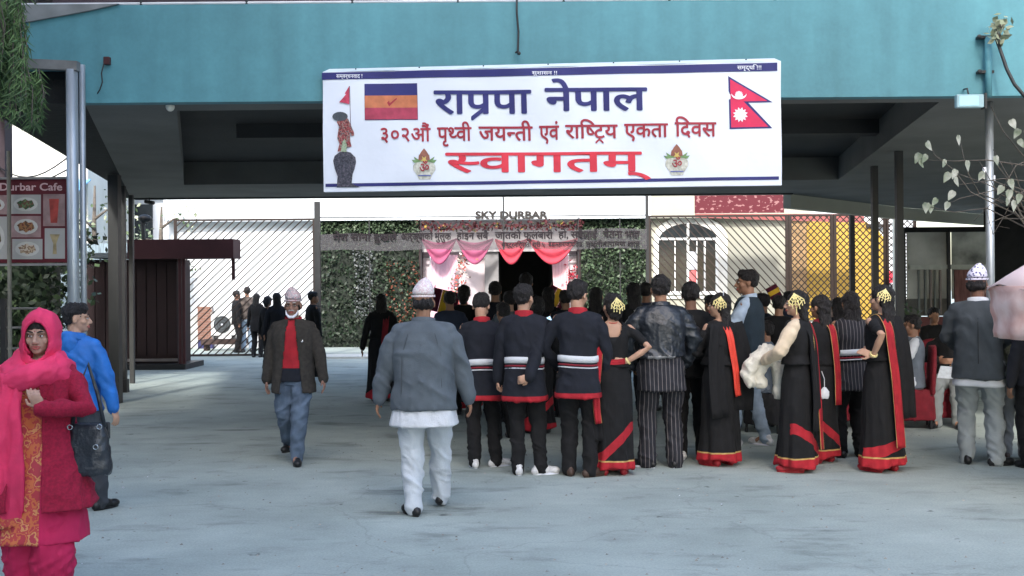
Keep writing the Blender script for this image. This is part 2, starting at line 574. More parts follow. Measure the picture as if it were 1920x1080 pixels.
for a, b in (((5.32, 20.3), (8.9, 24.1)), ((8.9, 24.1), (11.9, 26.7)), ((11.9, 26.7), (16, 26.9))):
    d = (Vector((*b, 0)) - Vector((*a, 0))).normalized()
    n_ = Vector((-d.y, d.x, 0)) * .16
    m.slab([a, b, (b[0] + n_.x, b[1] + n_.y), (a[0] + n_.x, a[1] + n_.y)], 3.16, 3.424)
eb_b(m, 'fascia', CREAM_WALL)
m = MB(); m.box((-7.1, 20.06, 3.40), (5.3, 20.18, 3.424))
eb_b(m, 'drip_edge', DARK_STEEL)
def post(u, Y, w, mt, z1=3.42, base=False, round_=False):
    x = P(u, 540, Y).x
    m = MB()
    if round_: m.tube([(x, Y, 0), (x, Y, z1)], w / 2, 14)
    else: m.box((x - w / 2, Y - w / 2, 0), (x + w / 2, Y + w / 2, z1))
    o = eb_b(m, 'column', mt, smooth=False)
    if base:
        m = MB(); m.box((x - w * .8, Y - w * .8, 0), (x + w * .8, Y + w * .8, .22))
        m.v = [(a, b - Y0, c) for a, b, c in m.v]
        m.build('column_base', DARK_STEEL, o)
for a in ((216, 16.0, .15, POST_GREY), (232, 17.7, .075, DARK_STEEL), (247, 19.4, .075, POST_GREY), (1598, 22.9, .10, DARK_STEEL), (1641, 15.6, .085, DARK_STEEL), (1687, 13.9, .085, DARK_STEEL)):
    post(*a, base=a[1] == 17.7)

# ---- fittings on the front
def simple(name, label, cat, m, mt, **k):
    return tag(m.build(name, mt, **k), label, cat)
m = MB()
x = P(136, 300, 9.72).x
m.tube([(x, 9.72, 3.70), (x, 9.72, 0)], .052, 14)
simple('drain_pipe', 'thick silver pipe standing beside the cafe board', 'pipe', m, STEEL, smooth=True)
m = MB(); m.bar((x - 1.2, 9.72, 3.80), (x + .06, 9.72, 3.73), .085, .08)
simple('cross_bar', 'dull grey bar running level from the top of the thick silver pipe', 'bar', m, mat('dull_bar', (.16, .16, .16), .6, .2, 6))
m = MB(); x = P(153.5, 300, 9.78).x
m.tube([(x, 9.80, 3.76), (x, 9.80, 0)], .028, 12)
simple('drain_pipe', 'thin silver pipe standing tight against the thick one', 'pipe', m, STEEL, smooth=True)
t = thing('flag_pole', 'silver pole with small brackets in front of the teal wall by the pink parasol', 'pole', (P(1856, 400, 10.2).x, 10.2, 0))
m = MB(); m.tube([(0, 0, 0), (0, 0, 3.42)], .038, 14); m.build('lower_tube', STEEL, t, smooth=True)
dx_, dy_ = P(1853, 130, 9.79).x - t.location.x, 9.79 - 10.2
m = MB(); m.tube([(dx_, dy_, 3.40), (dx_, dy_, 3.95)], .030, 12); m.build('upper_tube', TEAL, t, smooth=True)
for z in (3.63, 3.95):
    m = MB(); m.box((dx_ - .09, dy_ - .01, z - .012), (dx_ + .05, dy_ + .055, z + .012)); m.ell((dx_ - .085, dy_ - .01, z), .022, 8, 6); m.build('bracket', DARK_STEEL, t)
for z in (2.78, 2.7):
    m = MB(); m.box((-.06 if z > 2.75 else .03, -.01, z - .03), (-.03 if z > 2.75 else .05, .02, z + .02)); m.build('clip', INK_WHITE, t)
t = thing('floodlight', 'flat floodlight with a pale blue glass hung under the teal wall by the silver pole', 'lamp', P(1820, 189, 9.7))
m = MB(); m.box((-.125, 0, -.06), (.125, .06, .06)); m.build('housing', mat('lamp_housing', (.28, .42, .46), .4, .1), t, bev=.008)
m = MB(); m.box((-.105, -.006, -.045), (.07, -.001, .045)); m.build('glass', mat('lamp_glass', (.35, .6, .66), .15, .05), t)
m = MB(); m.box((.127, -.01, -.07), (.145, .08, .07)); m.build('end_plate', DARK_STEEL, t)
m = MB(); m.tube([(-.01, .02, .06), (-.01, .05, .12), (0, .14, .13)], .008); m.build('hanger', DARK_STEEL, t)
t = thing('ceiling_lamp', 'small round white lamp fixed under the soffit', 'lamp', P(319, 200, 10.05))
m = MB(); m.ell((0, 0, 0), (.042, .042, .046), 14, 10); m.build('globe', mat('opal_glass', (.8, .78, .7), .3, .02), t, smooth=True)
m = MB(); m.tube([(0, 0, .03), (0, 0, .075)], .03, 10); m.build('base', DARK_STEEL, t)
t = thing('wall_box', 'small maroon junction box with a loose cable on the teal wall', 'junction box', P(199, 113, 9.80))
m = MB(); m.box((-.028, 0, -.035), (.028, .05, .035)); m.build('box', REDBROWN2, t, bev=.006)
m = MB(); m.tube([(-.02, 0, -.03), (-.04, -.01, -.12), (-.035, 0, -.2), (-.06, .0, -.27), (-.09, .02, -.30)], .006, 6); m.build('cable', DARK_STEEL, t, smooth=True)
m = MB()
p = [P(969, -8, 9.8), P(969, 25, 9.79), P(972, 60, 9.8), P(971, 96, 9.8), P(966, 99, 9.8)]
m.tube(p, .010, 7); m.ell(P(973, 100, 9.78), .018, 8, 6)
simple('hanging_cable', 'dark cable hanging down the teal wall above the banner', 'cable', m, DARK_STEEL, smooth=True)
m = MB()
m.tube([P(1868, 72, 9.7), P(1876, 95, 9.65), P(1888, 130, 9.6), P(1902, 158, 9.55), P(1925, 185, 9.5), P(1960, 200, 9.5)], .016, 8)
simple('black_conduit', 'black conduit curving away from the leafy tuft on the teal wall', 'cable', m, DARK_STEEL, smooth=True)
t = thing('plant_tuft', 'pale green tuft of leaves sprouting at the top of the silver pole', 'plant', P(1874, 78, 9.62))
m = MB()
rr = random.Random(3)
for i in range(60):
    quad_leaf(m, (rr.gauss(0, .045), rr.gauss(0, .03), abs(rr.gauss(.12, .07))), .075, rr)
m.build('leaves', LEAFP, t)
m = MB()
for i in range(5): m.tube([(0, 0, 0), (rr.gauss(0, .03), 0, .12), (rr.gauss(0, .06), 0, .2)], .005, 5)
m.build('stem', BARK, t)

# ---- the big welcome banner
BL, BR = P(607, 360, 9.78), P(1466, 352, 9.46)
bw = (BR - BL).length
ban = thing('welcome_banner', 'wide white banner with Devanagari lettering hung on the teal wall', 'banner', BL, math.atan2(BR.y - BL.y, BR.x - BL.x))
hb = 1.10
m = MB()
# front with a slight belly and ripples, wrapped over a frame
nx, nz = 60, 14
vs, fs = [], []
def bulge(s, t):
    return -.013 * math.sin(s * 9 + t * 2) * math.sin(math.pi * t) - .005 * math.sin(s * 31 + t * 7) - .004 * math.sin(s * 17 - t * 9)
for j in range(nz + 1):
    for i in range(nx + 1):
        s_, t_ = i / nx, j / nz
        vs.append((s_ * bw, bulge(s_, t_), t_ * hb))
for j in range(nz):
    for i in range(nx):
        a = j * (nx + 1) + i
        fs.append((a, a + 1, a + nx + 2, a + nx + 1))
m.add(vs, fs)
m.build('sheet', VINYL, ban, smooth=True)
m = MB()
m.box((.0, .028, .0), (bw, .075, hb - .012))
m.build('frame', mat('banner_back', (.5, .52, .56), .6, .05), ban)
m = MB(); m.prism([(0, 0), (1, 0)], 0, 0) if False else None
m.add([(0, -.002, hb), (bw, -.002, hb), (bw - .05, .045, hb + .036), (.05, .045, hb + .036), (0, .075, hb), (bw, .075, hb), (bw - .05, .07, hb + .036), (.05, .07, hb + .036)],
      [(0, 1, 2, 3), (4, 7, 6, 5), (3, 2, 6, 7), (1, 5, 6, 2), (4, 0, 3, 7)])
m.build('top_fold', mat('banner_fold', (.52, .60, .66), .5, .08, 3), ban)
for k in range(7):
    m = MB(); x_ = .3 + k * (bw - .6) / 6; m.ell((x_, .03, hb + .026), .008, 8, 6); m.build('eyelet', DARK_STEEL, ban)
def bp(u, v, off=.004):
    s_ = (u - 607 + (v - 360) * .012) / (1466 - 607)
    vt, vb = 139.5 - 14.5 * s_, 360 - 8 * s_
    t_ = (vb - v) / (vb - vt)
    tt = min(1, max(0, t_)); ss = min(1, max(0, s_))
    return Vector((s_ * bw, bulge(ss, tt) - off, t_ * hb))
def ppoly(pts, name, mt, off=.004, par=ban, place=bp):
    m = MB()
    m.add([place(u, v, off) for u, v in pts], [tuple(range(len(pts)))])
    return m.build(name, mt, par)
def strip(u0, u1, va0, va1, vb0, vb1, name, mt, off=.004):
    m = MB()
    n = 40
    vs = []
    for i in range(n + 1):
        q = i / n
        u = u0 + (u1 - u0) * q
        vs += [bp(u, va0 + (va1 - va0) * q, off), bp(u, vb0 + (vb1 - vb0) * q, off)]
    m.add(vs, [(2 * i, 2 * i + 1, 2 * i + 3, 2 * i + 2) for i in range(n)])
    return m.build(name, mt, ban)
strip(608, 1462, 141, 128, 154, 143, 'blue_stripe', NAVY)
strip(611, 1461, 345, 336, 351, 342, 'blue_stripe', NAVY)
B = .022
for pcs, u0, u1, vh, vb, mt_, of in (
        (['रा', ('ra', 'प'), 'पा'], 822, 1007, 176, 217, NAVY, .020), (['नेपाल'], 1032, 1223, 173, 213, NAVY, .020),
        (['३०२औं'], 720, 815, 244, 268, INK_MAR, .014), (['पृ', ('half', 'थ'), 'वी'], 827, 893, 243, 267, INK_MAR, .018),
        (['जय', ('half', 'न'), 'ती'], 906, 1008, 242, 267, INK_MAR, .018), (['एवं'], 1020, 1058, 241, 266, INK_MAR, .018),
        (['रा', 'ि', ('half', 'ष'), ('tra', 'ट'), 'य'], 1069, 1167, 240, 264, INK_MAR, .018), (['एकता'], 1179, 1260, 239, 263, INK_MAR, .018),
        (['ि', 'द', 'वस'], 1272, 1349, 237, 262, INK_MAR, .018), ([('half', 'स'), 'वागतम्'], 842, 1227, 290, 325, INK_RED, .016),
        (['सम्वर्धनवाद !'], 636, 686, 144.5, 151, INK_WHITE, .012), (['सुशासन !!'], 1009, 1056, 141, 147, INK_WHITE, .012), (['समृद्धि !!!'], 1389, 1433, 133.5, 140, INK_WHITE, .012)):
    lettering(pcs, lambda a, b: bp(a, b, .006), u0, u1, vh, vb, 'lettering', mt_, ban, of)
# party flag
def pgrid(u0, u1, v0, v1, name, mt, off, par):
    m = MB(); n = 8
    for j in range(n + 1):
        for i in range(n + 1): m.v.append(bp(u0 + (u1 - u0) * i / n, v0 + (v1 - v0) * j / n - .8 * i / n, off))
    m.f = [(j * (n + 1) + i, (j + 1) * (n + 1) + i, (j + 1) * (n + 1) + i + 1, j * (n + 1) + i + 1) for j in range(n) for i in range(n)]
    return m.build(name, mt, par)
fl = pgrid(690, 791, 162, 229, 'printed_flag', NAVY, .004, ban)
for a, b, mt_ in ((184, 206.5, mat('orange_print', (.52, .17, .08), .6, .15, 14)), (206.5, 228, mat('crimson_print', (.38, .045, .09), .6, .2, 14))):
    pgrid(690.5, 790.5, a, b, 'flag_band', mt_, .0065, fl)
ppoly([(733, 197), (737, 193), (738, 198), (751, 188), (752, 190), (740, 201), (737, 204)][::-1], 'flag_emblem', INK_MAR, .008, fl)
# national flag
nf = ppoly([(1372, 152), (1453, 200), (1408, 201), (1451, 248), (1373, 249)], 'printed_flag', NAVY, .004)
nf.data.polygons[0].flip()
nfr = ppoly([(1375.5, 158), (1443, 197.5), (1399, 198.5), (1443.5, 245), (1376, 246)], 'flag_field', mat('crimson_field', (.62, .02, .09), .6, .1, 8), .006, nf)
def disc(cx, cy, r, n=20): return [(cx + r * math.cos(2 * math.pi * i / n), cy + r * math.sin(2 * math.pi * i / n)) for i in range(n)]
mo = []
for i in range(13): a = math.pi * i / 12; mo.append((1391 + 14 * math.cos(a), 185 + 10 * math.sin(a)))
for i in range(13): a = math.pi * (1 - i / 12); mo.append((1391 + 13 * math.cos(a), 185 + 5.5 * math.sin(a)))
ppoly(mo, 'moon', INK_WHITE, .008, nf)
ppoly([(1391 + (8 if i % 2 else 6) * math.cos(math.pi * 2 * i / 32), 187 + (8 if i % 2 else 6) * math.sin(math.pi * 2 * i / 32)) for i in range(32)], 'moon_rays', INK_WHITE, .0082, nf)
ppoly([(1393 + (14 if i % 2 else 9.5) * math.cos(math.pi * 2 * i / 24), 223 + (14 if i % 2 else 9.5) * math.sin(math.pi * 2 * i / 24)) for i in range(24)], 'sun', INK_WHITE, .008, nf)
# printed picture of a gilt monument: column, lotus capital, standing figure below a parasol, pennant
PR_D = pattern('monument_print', [(.02, .022, .035), (.05, .05, .07), (.10, .09, .12)], 60, .6, 'noise', [0, .45, .6])
pm = ppoly([(633, 352), (635, 332), (630, 318), (627, 303), (630, 294), (640, 287), (650, 285), (661, 288), (670, 297), (671, 306), (668, 318), (664, 328), (662, 345), (678, 352)], 'printed_monument', PR_D, .007)
ppoly([(636, 286), (640, 272), (636, 262), (638, 250), (640, 240), (636, 232), (641, 226), (658, 226), (662, 236), (668, 250), (669, 257), (664, 258), (660, 250), (661, 268), (663, 277), (655, 279), (650, 286)], 'figure', pattern('figure_print', [(.10, .03, .03), (.30, .05, .06), (.32, .24, .20), (.06, .05, .07)], 50, .6, 'noise', [0, .44, .54, .6]), .008, pm)
ppoly([(642, 286), (646, 270), (650, 262), (654, 274), (653, 287)], 'garland', mat('garland_print', (.30, .38, .26), .6, .3, 60), .0095, pm)
ppoly([(642.5 + 15 * math.cos(a / 16 * 2 * math.pi), 222 + 8.5 * math.sin(a / 16 * 2 * math.pi)) for a in range(16)], 'parasol', mat('grey_print', (.06, .07, .085), .6, .2, 30), .009, pm)
ppoly([(661, 166), (662.3, 166), (663, 258), (661.5, 258)], 'pole', mat('thin_print', (.12, .11, .16), .6), .0088, pm)
ppoly([(661, 166), (652, 180), (655, 181), (641, 196), (650, 197), (661, 200)], 'pennant', mat('pennant_print', (.50, .05, .10), .6, .25, 30), .009, pm)
# two kalash pots with a coconut and leaves
POTW = mat('pot_print', (.50, .50, .42), .6, .25, 40, col2=(.66, .66, .60))
LFP = mat('leaf_print', (.16, .28, .12), .6, .3, 40)
for cx, cy in ((802, 311), (1275, 306)):
    pk = ppoly([(cx + a, cy + b) for a, b in ((-12, 24), (-15, 18), (-21, 10), (-21, 2), (-16, -5), (-12, -9), (12, -9), (16, -5), (21, 2), (21, 10), (15, 18), (12, 24), (11, 27), (-11, 27))], 'printed_pot', POTW, .004)
    for sg in (-1, 1):
        for q in ((((2, -6), (24, -9), (19, -3))), ((6, -6), (20, -15), (16, -6)), ((-2, -6), (10, -19), (9, -7))):
            ppoly([(cx + sg * a, cy + b) for a, b in q], 'printed_leaf', LFP, .006, pk)
    ppoly([(cx + a, cy + b) for a, b in ((-11, -8), (-10, -16), (-5, -24), (0, -30), (5, -24), (10, -16), (11, -8))], 'coconut', mat('coconut_print', (.26, .10, .07), .6, .2, 30), .008, pk)
    ppoly([(cx + (7 if i % 2 else 3) * math.sin(math.pi * i / 5), cy - 9 - (8 if i % 2 else 3) * math.cos(math.pi * i / 5)) for i in range(10)], 'star', mat('gold_print', (.55, .42, .12), .6), .0095, pk)
    lettering(['ॐ'], lambda a, b: bp(a, b, .0095), cx - 9, cx + 9, cy - 1, cy + 14, 'om_sign', INK_MAR, pk, .01)
    m = MB(); m.add([bp(cx - 12, cy + 19, .0095), bp(cx + 12, cy + 19, .0095), bp(cx + 12, cy + 21, .0095), bp(cx - 12, cy + 21, .0095)], [(0, 1, 2, 3)]); m.build('pot_band', mat('blue_print', (.12, .15, .4), .6), pk)

# ---- far building behind the gate
YB = 31.0
fb = thing('far_building', 'white and cream hotel building behind the gate with an arched window', 'building', (0, YB, 0))
def fbp(u, v, Y=YB):
    p = P(u, v, Y); p.y -= YB
    return p
def wallbox(u0, u1, z0, z1, y0, y1, name, mt, par=fb):
    m = MB(); m.box((P(u0, 540, YB + y0).x, y0, z0), (P(u1, 540, YB + y0).x, y1, z1))
    return m.build(name, mt, par)
wallbox(308, 590, .95, 3.9, 0, .3, 'white_wall', WHITE_WALL)
wallbox(308, 1222, 3.66, 7.5, -.35, .3, 'upper_wall', WHITE_WALL)
wallbox(1222, 1520, 3.66, 7.5, -.30, .3, 'upper_wall', CREAM_WALL)
wallbox(308, 590, 0, .947, .02, .3, 'base_wall', mat('pale_plinth', (.5, .5, .5), .8, .15, 4))
wallbox(370, 397, .25, 1.22, -.16, -.002, 'brick_core', mat('mortar', (.33, .30, .28), .9, .1))
brick_me = None
xb0, xb1 = P(370, 540, YB - .16).x, P(397, 540, YB - .16).x
for j in range(12):
    for i in range(3):
        x0 = xb0 + (i - (.5 if j % 2 else 0)) * .15 + .005
        x1 = min(xb1, x0 + .14); x0 = max(xb0, x0)
        if x1 - x0 < .03: continue
        m = MB(); z = .26 + j * .08
        m.box((x0, -.175, z), (x1, -.16, z + .068))
        m.build('brick', mat('red_brick', (.24, .13, .10), .9, .3, 30), fb)
wallbox(370, 397, 0, .247, -.2, -.002, 'blue_plinth', mat('blue_plinth', (.03, .03, .10), .6, .2))
wallbox(590, 790, .0, 3.657, 0, .3, 'hedge_wall', mat('dark_green_board', (.012, .018, .012), .8, .2, 3))
wallbox(1085, 1222, .0, 3.657, 0, .3, 'hedge_wall', mat('dark_green_board', (.012, .018, .012), .8, .2, 3))
wallbox(1222, 1480, 0, 3.657, 0, .3, 'cream_wall', CREAM_WALL)
# arched window
def arch(u0, u1, vt, vb, n=16, vs_=None):
    vs_ = vs_ or vt + (u1 - u0) * .32
    pts = [(u0, vb), (u0, vs_)]
    for i in range(1, n):
        a = math.pi * (1 - i / n)
        pts.append(((u0 + u1) / 2 + (u1 - u0) / 2 * math.cos(a), vs_ - (vs_ - vt) * math.sin(a)))
    return pts + [(u1, vs_), (u1, vb)]
def fpoly(pts, y0, y1, name, mt, par=fb):
    m = MB()
    m.prism([(fbp(u, v, YB + y0).x, fbp(u, v, YB + y0).z) for u, v in pts], y0, y1)
    return m.build(name, mt, par)
wa = fpoly(arch(1226, 1364, 404, 560), -.06, -.002, 'window_surround', mat('white_trim', (.74, .73, .68), .7, .04))
wi = fpoly(arch(1234, 1346, 419, 546), -.09, -.063, 'window', GLASS_D)
for (a, b, c, d) in ((1288, 419, 1292, 546), (1320, 452, 1323, 546), (1342, 450, 1347, 546), (1231, 448, 1235, 546), (1232, 446, 1347, 450), (1228, 546, 1350, 552), (1265, 452, 1266.5, 546), (1306, 452, 1307.5, 546)):
    fpoly([(a, d), (a, b), (c, b), (c, d)], -.13, -.092, 'window_frame', mat('white_frame', (.78, .78, .76), .5, .03), wi)
fpoly([(1292, 505), (1292, 472), (1307, 472), (1307, 505)], -.115, -.093, 'notice', INK_WHITE, wi)
fpoly([(1293, 530), (1293, 508), (1306, 506), (1309, 520), (1304, 532)], -.117, -.093, 'notice', mat('pink_notice', (.55, .12, .12), .6), wi)
# red patterned awning
aw = thing('red_awning', 'red patterned cloth awning above the arched window', 'awning', (0, 29, 0))
AW = pattern('red_awning_print', [(.085, .006, .013), (.085, .006, .013), (.25, .12, .12)], 7, .8, 'noise', [0, .3, .585], stretch=(1, 1, 1.6))
pa, pb = P(1303, 371, 29), P(1470, 368, 29)
m = MB(); m.box((pa.x, 0, P(1303, 400, 29).z), (pb.x, .06, pa.z + .1)); m.build('valance', AW, aw)
m = MB()
q = [P(1303, 401, 29), P(1303, 408, 28.6), P(1475, 410, 28.6), P(1600, 416, 28.6), P(1600, 401, 29)]
m.add([(p.x, p.y - 29, p.z) for p in (P(1303, 401, 29), P(1620, 401, 29), P(1620, 418, 28.5), P(1303, 408, 28.5), P(1303, 404, 29.2), P(1620, 404, 29.2))],
      [(0, 3, 2, 1), (4, 5, 2, 3), (0, 1, 5, 4), (0, 4, 3), (1, 2, 5)])
m.build('awning_sheet', mat('dusty_red_cloth', (.22, .06, .05), .9, .2, 6), aw)
# tan pier, yellow wall with an arched edge, white wall beyond
wallbox(1480, 1513, 0, 3.657, -.1, .3, 'tan_pier', mat('tan_pier', (.30, .19, .09), .8, .25, 5))
wallbox(1513, 1720, 0, 3.9, .05, .3, 'white_wall', WHITE_WALL)
pts = [(1513, 600), (1513, 412), (1600, 412)] + [(1600 + 66 * math.sin(a), 480 - 68 * math.cos(a)) for a in [i * math.pi / 20 for i in range(1, 11)]] + [(1666, 600)]
fpoly(pts, -.02, .045, 'yellow_wall', YELLOW_WALL)
fpoly([(1625, 420), (1670, 420), (1670, 426), (1625, 426)][::-1], -.1, -.025, 'sign_bracket', DARK_STEEL)
fpoly([(1666, 530), (1666, 508), (1674, 508), (1674, 530)], -.1, .04, 'red_box', INK_RED)
# lettering on the fascia
m = lettering(['SKY DURBAR'], lambda a, b: fbp(a, b, YB - .37) , 891, 1027, 395.5, 409.5, 'fascia_lettering', mat('bronze_letters', (.03, .025, .022), .8, .2), fb, .05)
# entrance
wallbox(790, 935, 0, 3.657, .5, .6, 'inner_wall', mat('pinkish_wall', (.62, .54, .56), .8, .05))
wallbox(1038, 1085, 0, 3.657, .5, .6, 'inner_wall', mat('pinkish_wall', (.62, .54, .56), .8, .05))
wallbox(786, 791, 0, 3.657, -.05, .5, 'door_jamb', REDBROWN)
wallbox(1083, 1089, 0, 3.657, -.05, .5, 'door_jamb', REDBROWN)
wallbox(790, 1085, 2.75, 3.657, .2, .3, 'transom', mat('grey_transom', (.45, .42, .42), .8, .05))
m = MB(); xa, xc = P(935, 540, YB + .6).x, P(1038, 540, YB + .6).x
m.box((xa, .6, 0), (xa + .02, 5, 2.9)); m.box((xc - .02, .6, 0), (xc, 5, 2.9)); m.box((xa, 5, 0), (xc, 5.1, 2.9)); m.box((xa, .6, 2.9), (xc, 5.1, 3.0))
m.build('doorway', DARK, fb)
wallbox(909, 935, 0, 2.75, .3, .45, 'door_leaf', mat('grey_door', (.20, .19, .19), .6, .1))
for i, (u0, u1, v0) in enumerate(((790, 791.5, 480), (806, 808, 480), (1065, 1067, 470))):
    wallbox(u0, u1, 0, 2.7, .2, .25, 'white_post', WHITE_WALL)
for v in (480, 520, 560, 600):
    fpoly([(1067, v), (1067, v - 1.5), (1083, v - 1.5), (1083, v)], .2, .25, 'screen_bar', DARK_STEEL)
fpoly([(790, 483), (790, 481), (806, 481), (806, 483)], .2, .25, 'screen_bar', DARK_STEEL)
# drapes and swags
def curtain(u0, u1, v0, v1, u0b, u1b, mt, label, nf=7, Y=YB - .1):
    m = MB(); n = 44; vs = []
    for row in range(7):
        q = row / 6
        a = u0 + (u0b - u0) * q; b = u1 + (u1b - u1) * q
        for i in range(n + 1):
            s_ = i / n
            p = P(a + (b - a) * s_, v0 + (v1 - v0) * q, Y)
            vs.append((p.x, p.y - .008 * math.sin(s_ * nf * 2 * math.pi + q), p.z))
    for r_ in range(6):
        for i in range(n):
            k = r_ * (n + 1) + i
            m.add([], []) if False else None
            fs_ = (k, k + n + 1, k + n + 2, k + 1)
            m.f.append(fs_)
    m.v = vs
    o = m.build('curtain', mt, None, smooth=True)
    md = o.modifiers.new('thick', 'SOLIDIFY'); md.thickness = .01
    return tag(o, label, 'curtain')
PINKD = mat('pale_pink_voile', (.60, .36, .44), .7, .08, 4)
curtain(808, 858, 478, 640, 808, 838, PINKD, 'pale pink pleated curtain beside the flower stand in the entrance')
curtain(1034, 1066, 478, 640, 1044, 1064, mat('pink_voile', (.62, .34, .36), .7, .08, 4), 'salmon pink curtain gathered beside the dark doorway', 5)
SW = mat('red_swag_cloth', (.36, .025, .045), .7, .15, 5)
SWP = mat('rose_swag_cloth', (.26, .05, .11), .7, .15, 5)
for i, (u0, u1, mt_, lb) in enumerate(((792, 856, SWP, 'plum pink swag nearest the flower stand'), (856, 925, SWP, 'rose pink swag above the grey door leaf'), (928, 990, SW, 'bright red swag over the dark doorway'), (990, 1083, SW, 'widest red swag at the pink curtain'))):
    m = MB(); vs = []
    n, r_ = 24, 8
    for j in range(r_ + 1):
        for k in range(n + 1):
            s_ = k / n; q = j / r_
            sag = math.sin(math.pi * s_)
            u = u0 + (u1 - u0) * s_
            v = 447 + 3 * math.sin(k) * 0 + sag * (8 + 38 * q) + q * 3
            p = P(u, v, YB - .42 - .07 * sag - .05 * math.sin(q * 14 + s_ * 2))
            vs.append(p)
    m.v = vs
    m.f = [(j * (n + 1) + k, (j + 1) * (n + 1) + k, (j + 1) * (n + 1) + k + 1, j * (n + 1) + k + 1) for j in range(r_) for k in range(n)]
    o = m.build('swag', mt_, None, smooth=True)
    md = o.modifiers.new('thick', 'SOLIDIFY'); md.thickness = .012
    tag(o, lb, 'drape', 'cloth swags across the entrance')
gl = thing('flower_garland', 'thick dark red flower garland strung over the entrance', 'garland', P(937, 424, YB - .5))
rr = random.Random(5)
for mt_, n in ((mat('burgundy_petals', (.07, .012, .016), .8, .4, 20), 520), (mat('dark_foliage', (.04, .05, .02), .8, .4, 20), 120), (mat('yellow_petals', (.35, .22, .04), .8, .3, 20), 26)):
    m = MB()
    for i in range(n):
        quad_leaf(m, (rr.uniform(-2.35, 2.35), rr.uniform(-.08, .08), rr.gauss(0, .065)), .11, rr)
    o = m.build('blossoms', mt_, gl)
# flower stand
fs_ = thing('flower_stand', 'tall stand of pink and cream flowers in the entrance', 'flowers', (P(863, 540, YB - .3).x, YB - .3, 0))
m = MB(); m.tube([(0, 0, 0), (0, 0, 2.0)], .03, 8); m.tube([(0, 0, 0), (0, 0, .06)], .2, 12); m.build('stand', WHITE_WALL, fs_)
for mt_, n in ((mat('coral_petals', (.55, .12, .10), .8, .3, 20), 190), (mat('cream_petals', (.75, .66, .60), .8, .1, 20), 110), (LEAFG, 60)):
    m = MB()
    for i in range(n):
        z = rr.uniform(1.0, 2.65)
        quad_leaf(m, (rr.gauss(0, .12) + .1 * math.sin(z * 3), rr.gauss(0, .08), z), .10, rr)
    m.build('blossoms', mt_, fs_)
fs2 = thing('flower_stand', 'small red flower bunch fixed on the white screen by the doorway', 'flowers', P(1072, 515, YB - .1))
m = MB()
for i in range(60): quad_leaf(m, (rr.gauss(0, .08), rr.gauss(0, .05), rr.gauss(0, .16)), .10, rr)
m.build('blossoms', mat('crimson_petals', (.35, .02, .04), .8, .3, 20), fs2)
# ivy walls (countless leaves)
def ivy(u0, u1, v0, v1, Y, n, name, label, mts, size=.08, depth=.12, holes=0):
    r1 = random.Random(int(u0))
    a, b = P(u0, v0, Y), P(u1, v1, Y)
    ms = [MB() for _ in mts]
    for i in range(n):
        m = ms[r1.randrange(len(mts))]
        quad_leaf(m, (r1.uniform(a.x, b.x), Y - r1.uniform(0, depth), r1.uniform(b.z, a.z)), size, r1, .3)
    for m, mt_ in zip(ms, mts):
        tag(m.build(name, mt_), kind='stuff')
IV = [mat('ivy_a', (.018, .034, .016), .55, .3, 3), mat('ivy_b', (.04, .065, .032), .55, .3, 3), mat('ivy_c', (.075, .11, .06), .5, .2, 3)]
ivy(1090, 1218, 405, 665, YB - .03, 4200, 'ivy_wall', '', IV, .11)
ivy(598, 786, 412, 668, YB - .03, 3200, 'ivy_wall', '', [IV[0], IV[0], mat('ivy_d', (.035, .045, .03), .5, .3, 3)], .11)
ivy(598, 786, 412, 436, YB - .15, 1300, 'ivy_wall', '', [IV[1], IV[2]])
ivy(665, 700, 470, 600, YB - .1, 500, 'ivy_wall', '', [mat('grey_ivy', (.11, .12, .12), .5, .3, 3)])
ivy(722, 786, 490, 610, YB - .15, 420, 'flower_hedge', '', [mat('rust_leaf', (.15, .04, .02), .6, .3, 8), IV[1]])
# step at the gateway
m = MB(); m.box((P(596, 540, 25.8).x, 25.8, 0), (P(1230, 540, 25.8).x, 26.9, .05))
tag(m.build('threshold', mat('pale_threshold', (.45, .47, .45), .8, .08, 3)), kind='structure')

# ---- fence and gate
YF = 27.0
def fence_panel(label, name='fence_panel', u0=0, u1=1, dirs=(1,), sp=.19, slope=1.0, w=.03, frame=BROWN_STEEL, bars=BROWN_STEEL):
    xa, xb = P(u0, 540, YF).x, P(u1, 540, YF).x
    t = thing(name, label, 'fence', (xa, YF, 0))
    wd, z0, z1 = xb - xa, .04, 3.46
    for a, b in (((0, 0, z0), (wd, 0, z0)), ((0, 0, z1), (wd, 0, z1))):
        m = MB(); m.bar(a, b, .05, .05, up=Vector((0, 1, 0))); m.build('rail', frame, t)
    for x in (0, wd):
        m = MB(); m.box((x - .035, -.035, 0), (x + .035, .035, z1 + .02)); m.build('upright', frame, t)
    for di, d in enumerate(dirs):
        y = .012 * (1 if di else -1)
        n = int((wd + (z1 - z0) / slope) / sp)
        for i in range(1, n + 1):
            x0 = i * sp - (z1 - z0) / slope      # at z0 for rising bars
            pts = []
            xs, xe = x0, x0 + (z1 - z0) / slope
            xs_, xe_ = max(0, xs), min(wd, xe)
            if xe_ - xs_ < .06: continue
            za, zb = z0 + (xs_ - x0) * slope, z0 + (xe_ - x0) * slope
            if d < 0: xs_, xe_ = wd - xs_, wd - xe_
            m = MB(); m.bar((xs_, y, za), (xe_, y, zb), w, .012, up=Vector((0, 1, 0)))
            m.build('bar', bars, t)
    return t
fence_panel('fence panel of bars slanting up toward the gate beside the dark red kiosk', u0=330, u1=590, dirs=(1,), sp=.19, slope=.95, w=.028)
fence_panel('fence panel of bars slanting down away from the gate in front of the arched window', u0=1218, u1=1476, dirs=(-1,), sp=.185, slope=1.12, w=.028)
fence_panel('diamond lattice fence panel in front of the tan pier and yellow wall', u0=1482, u1=1560, dirs=(1, -1), sp=.165, slope=1.05, w=.026)
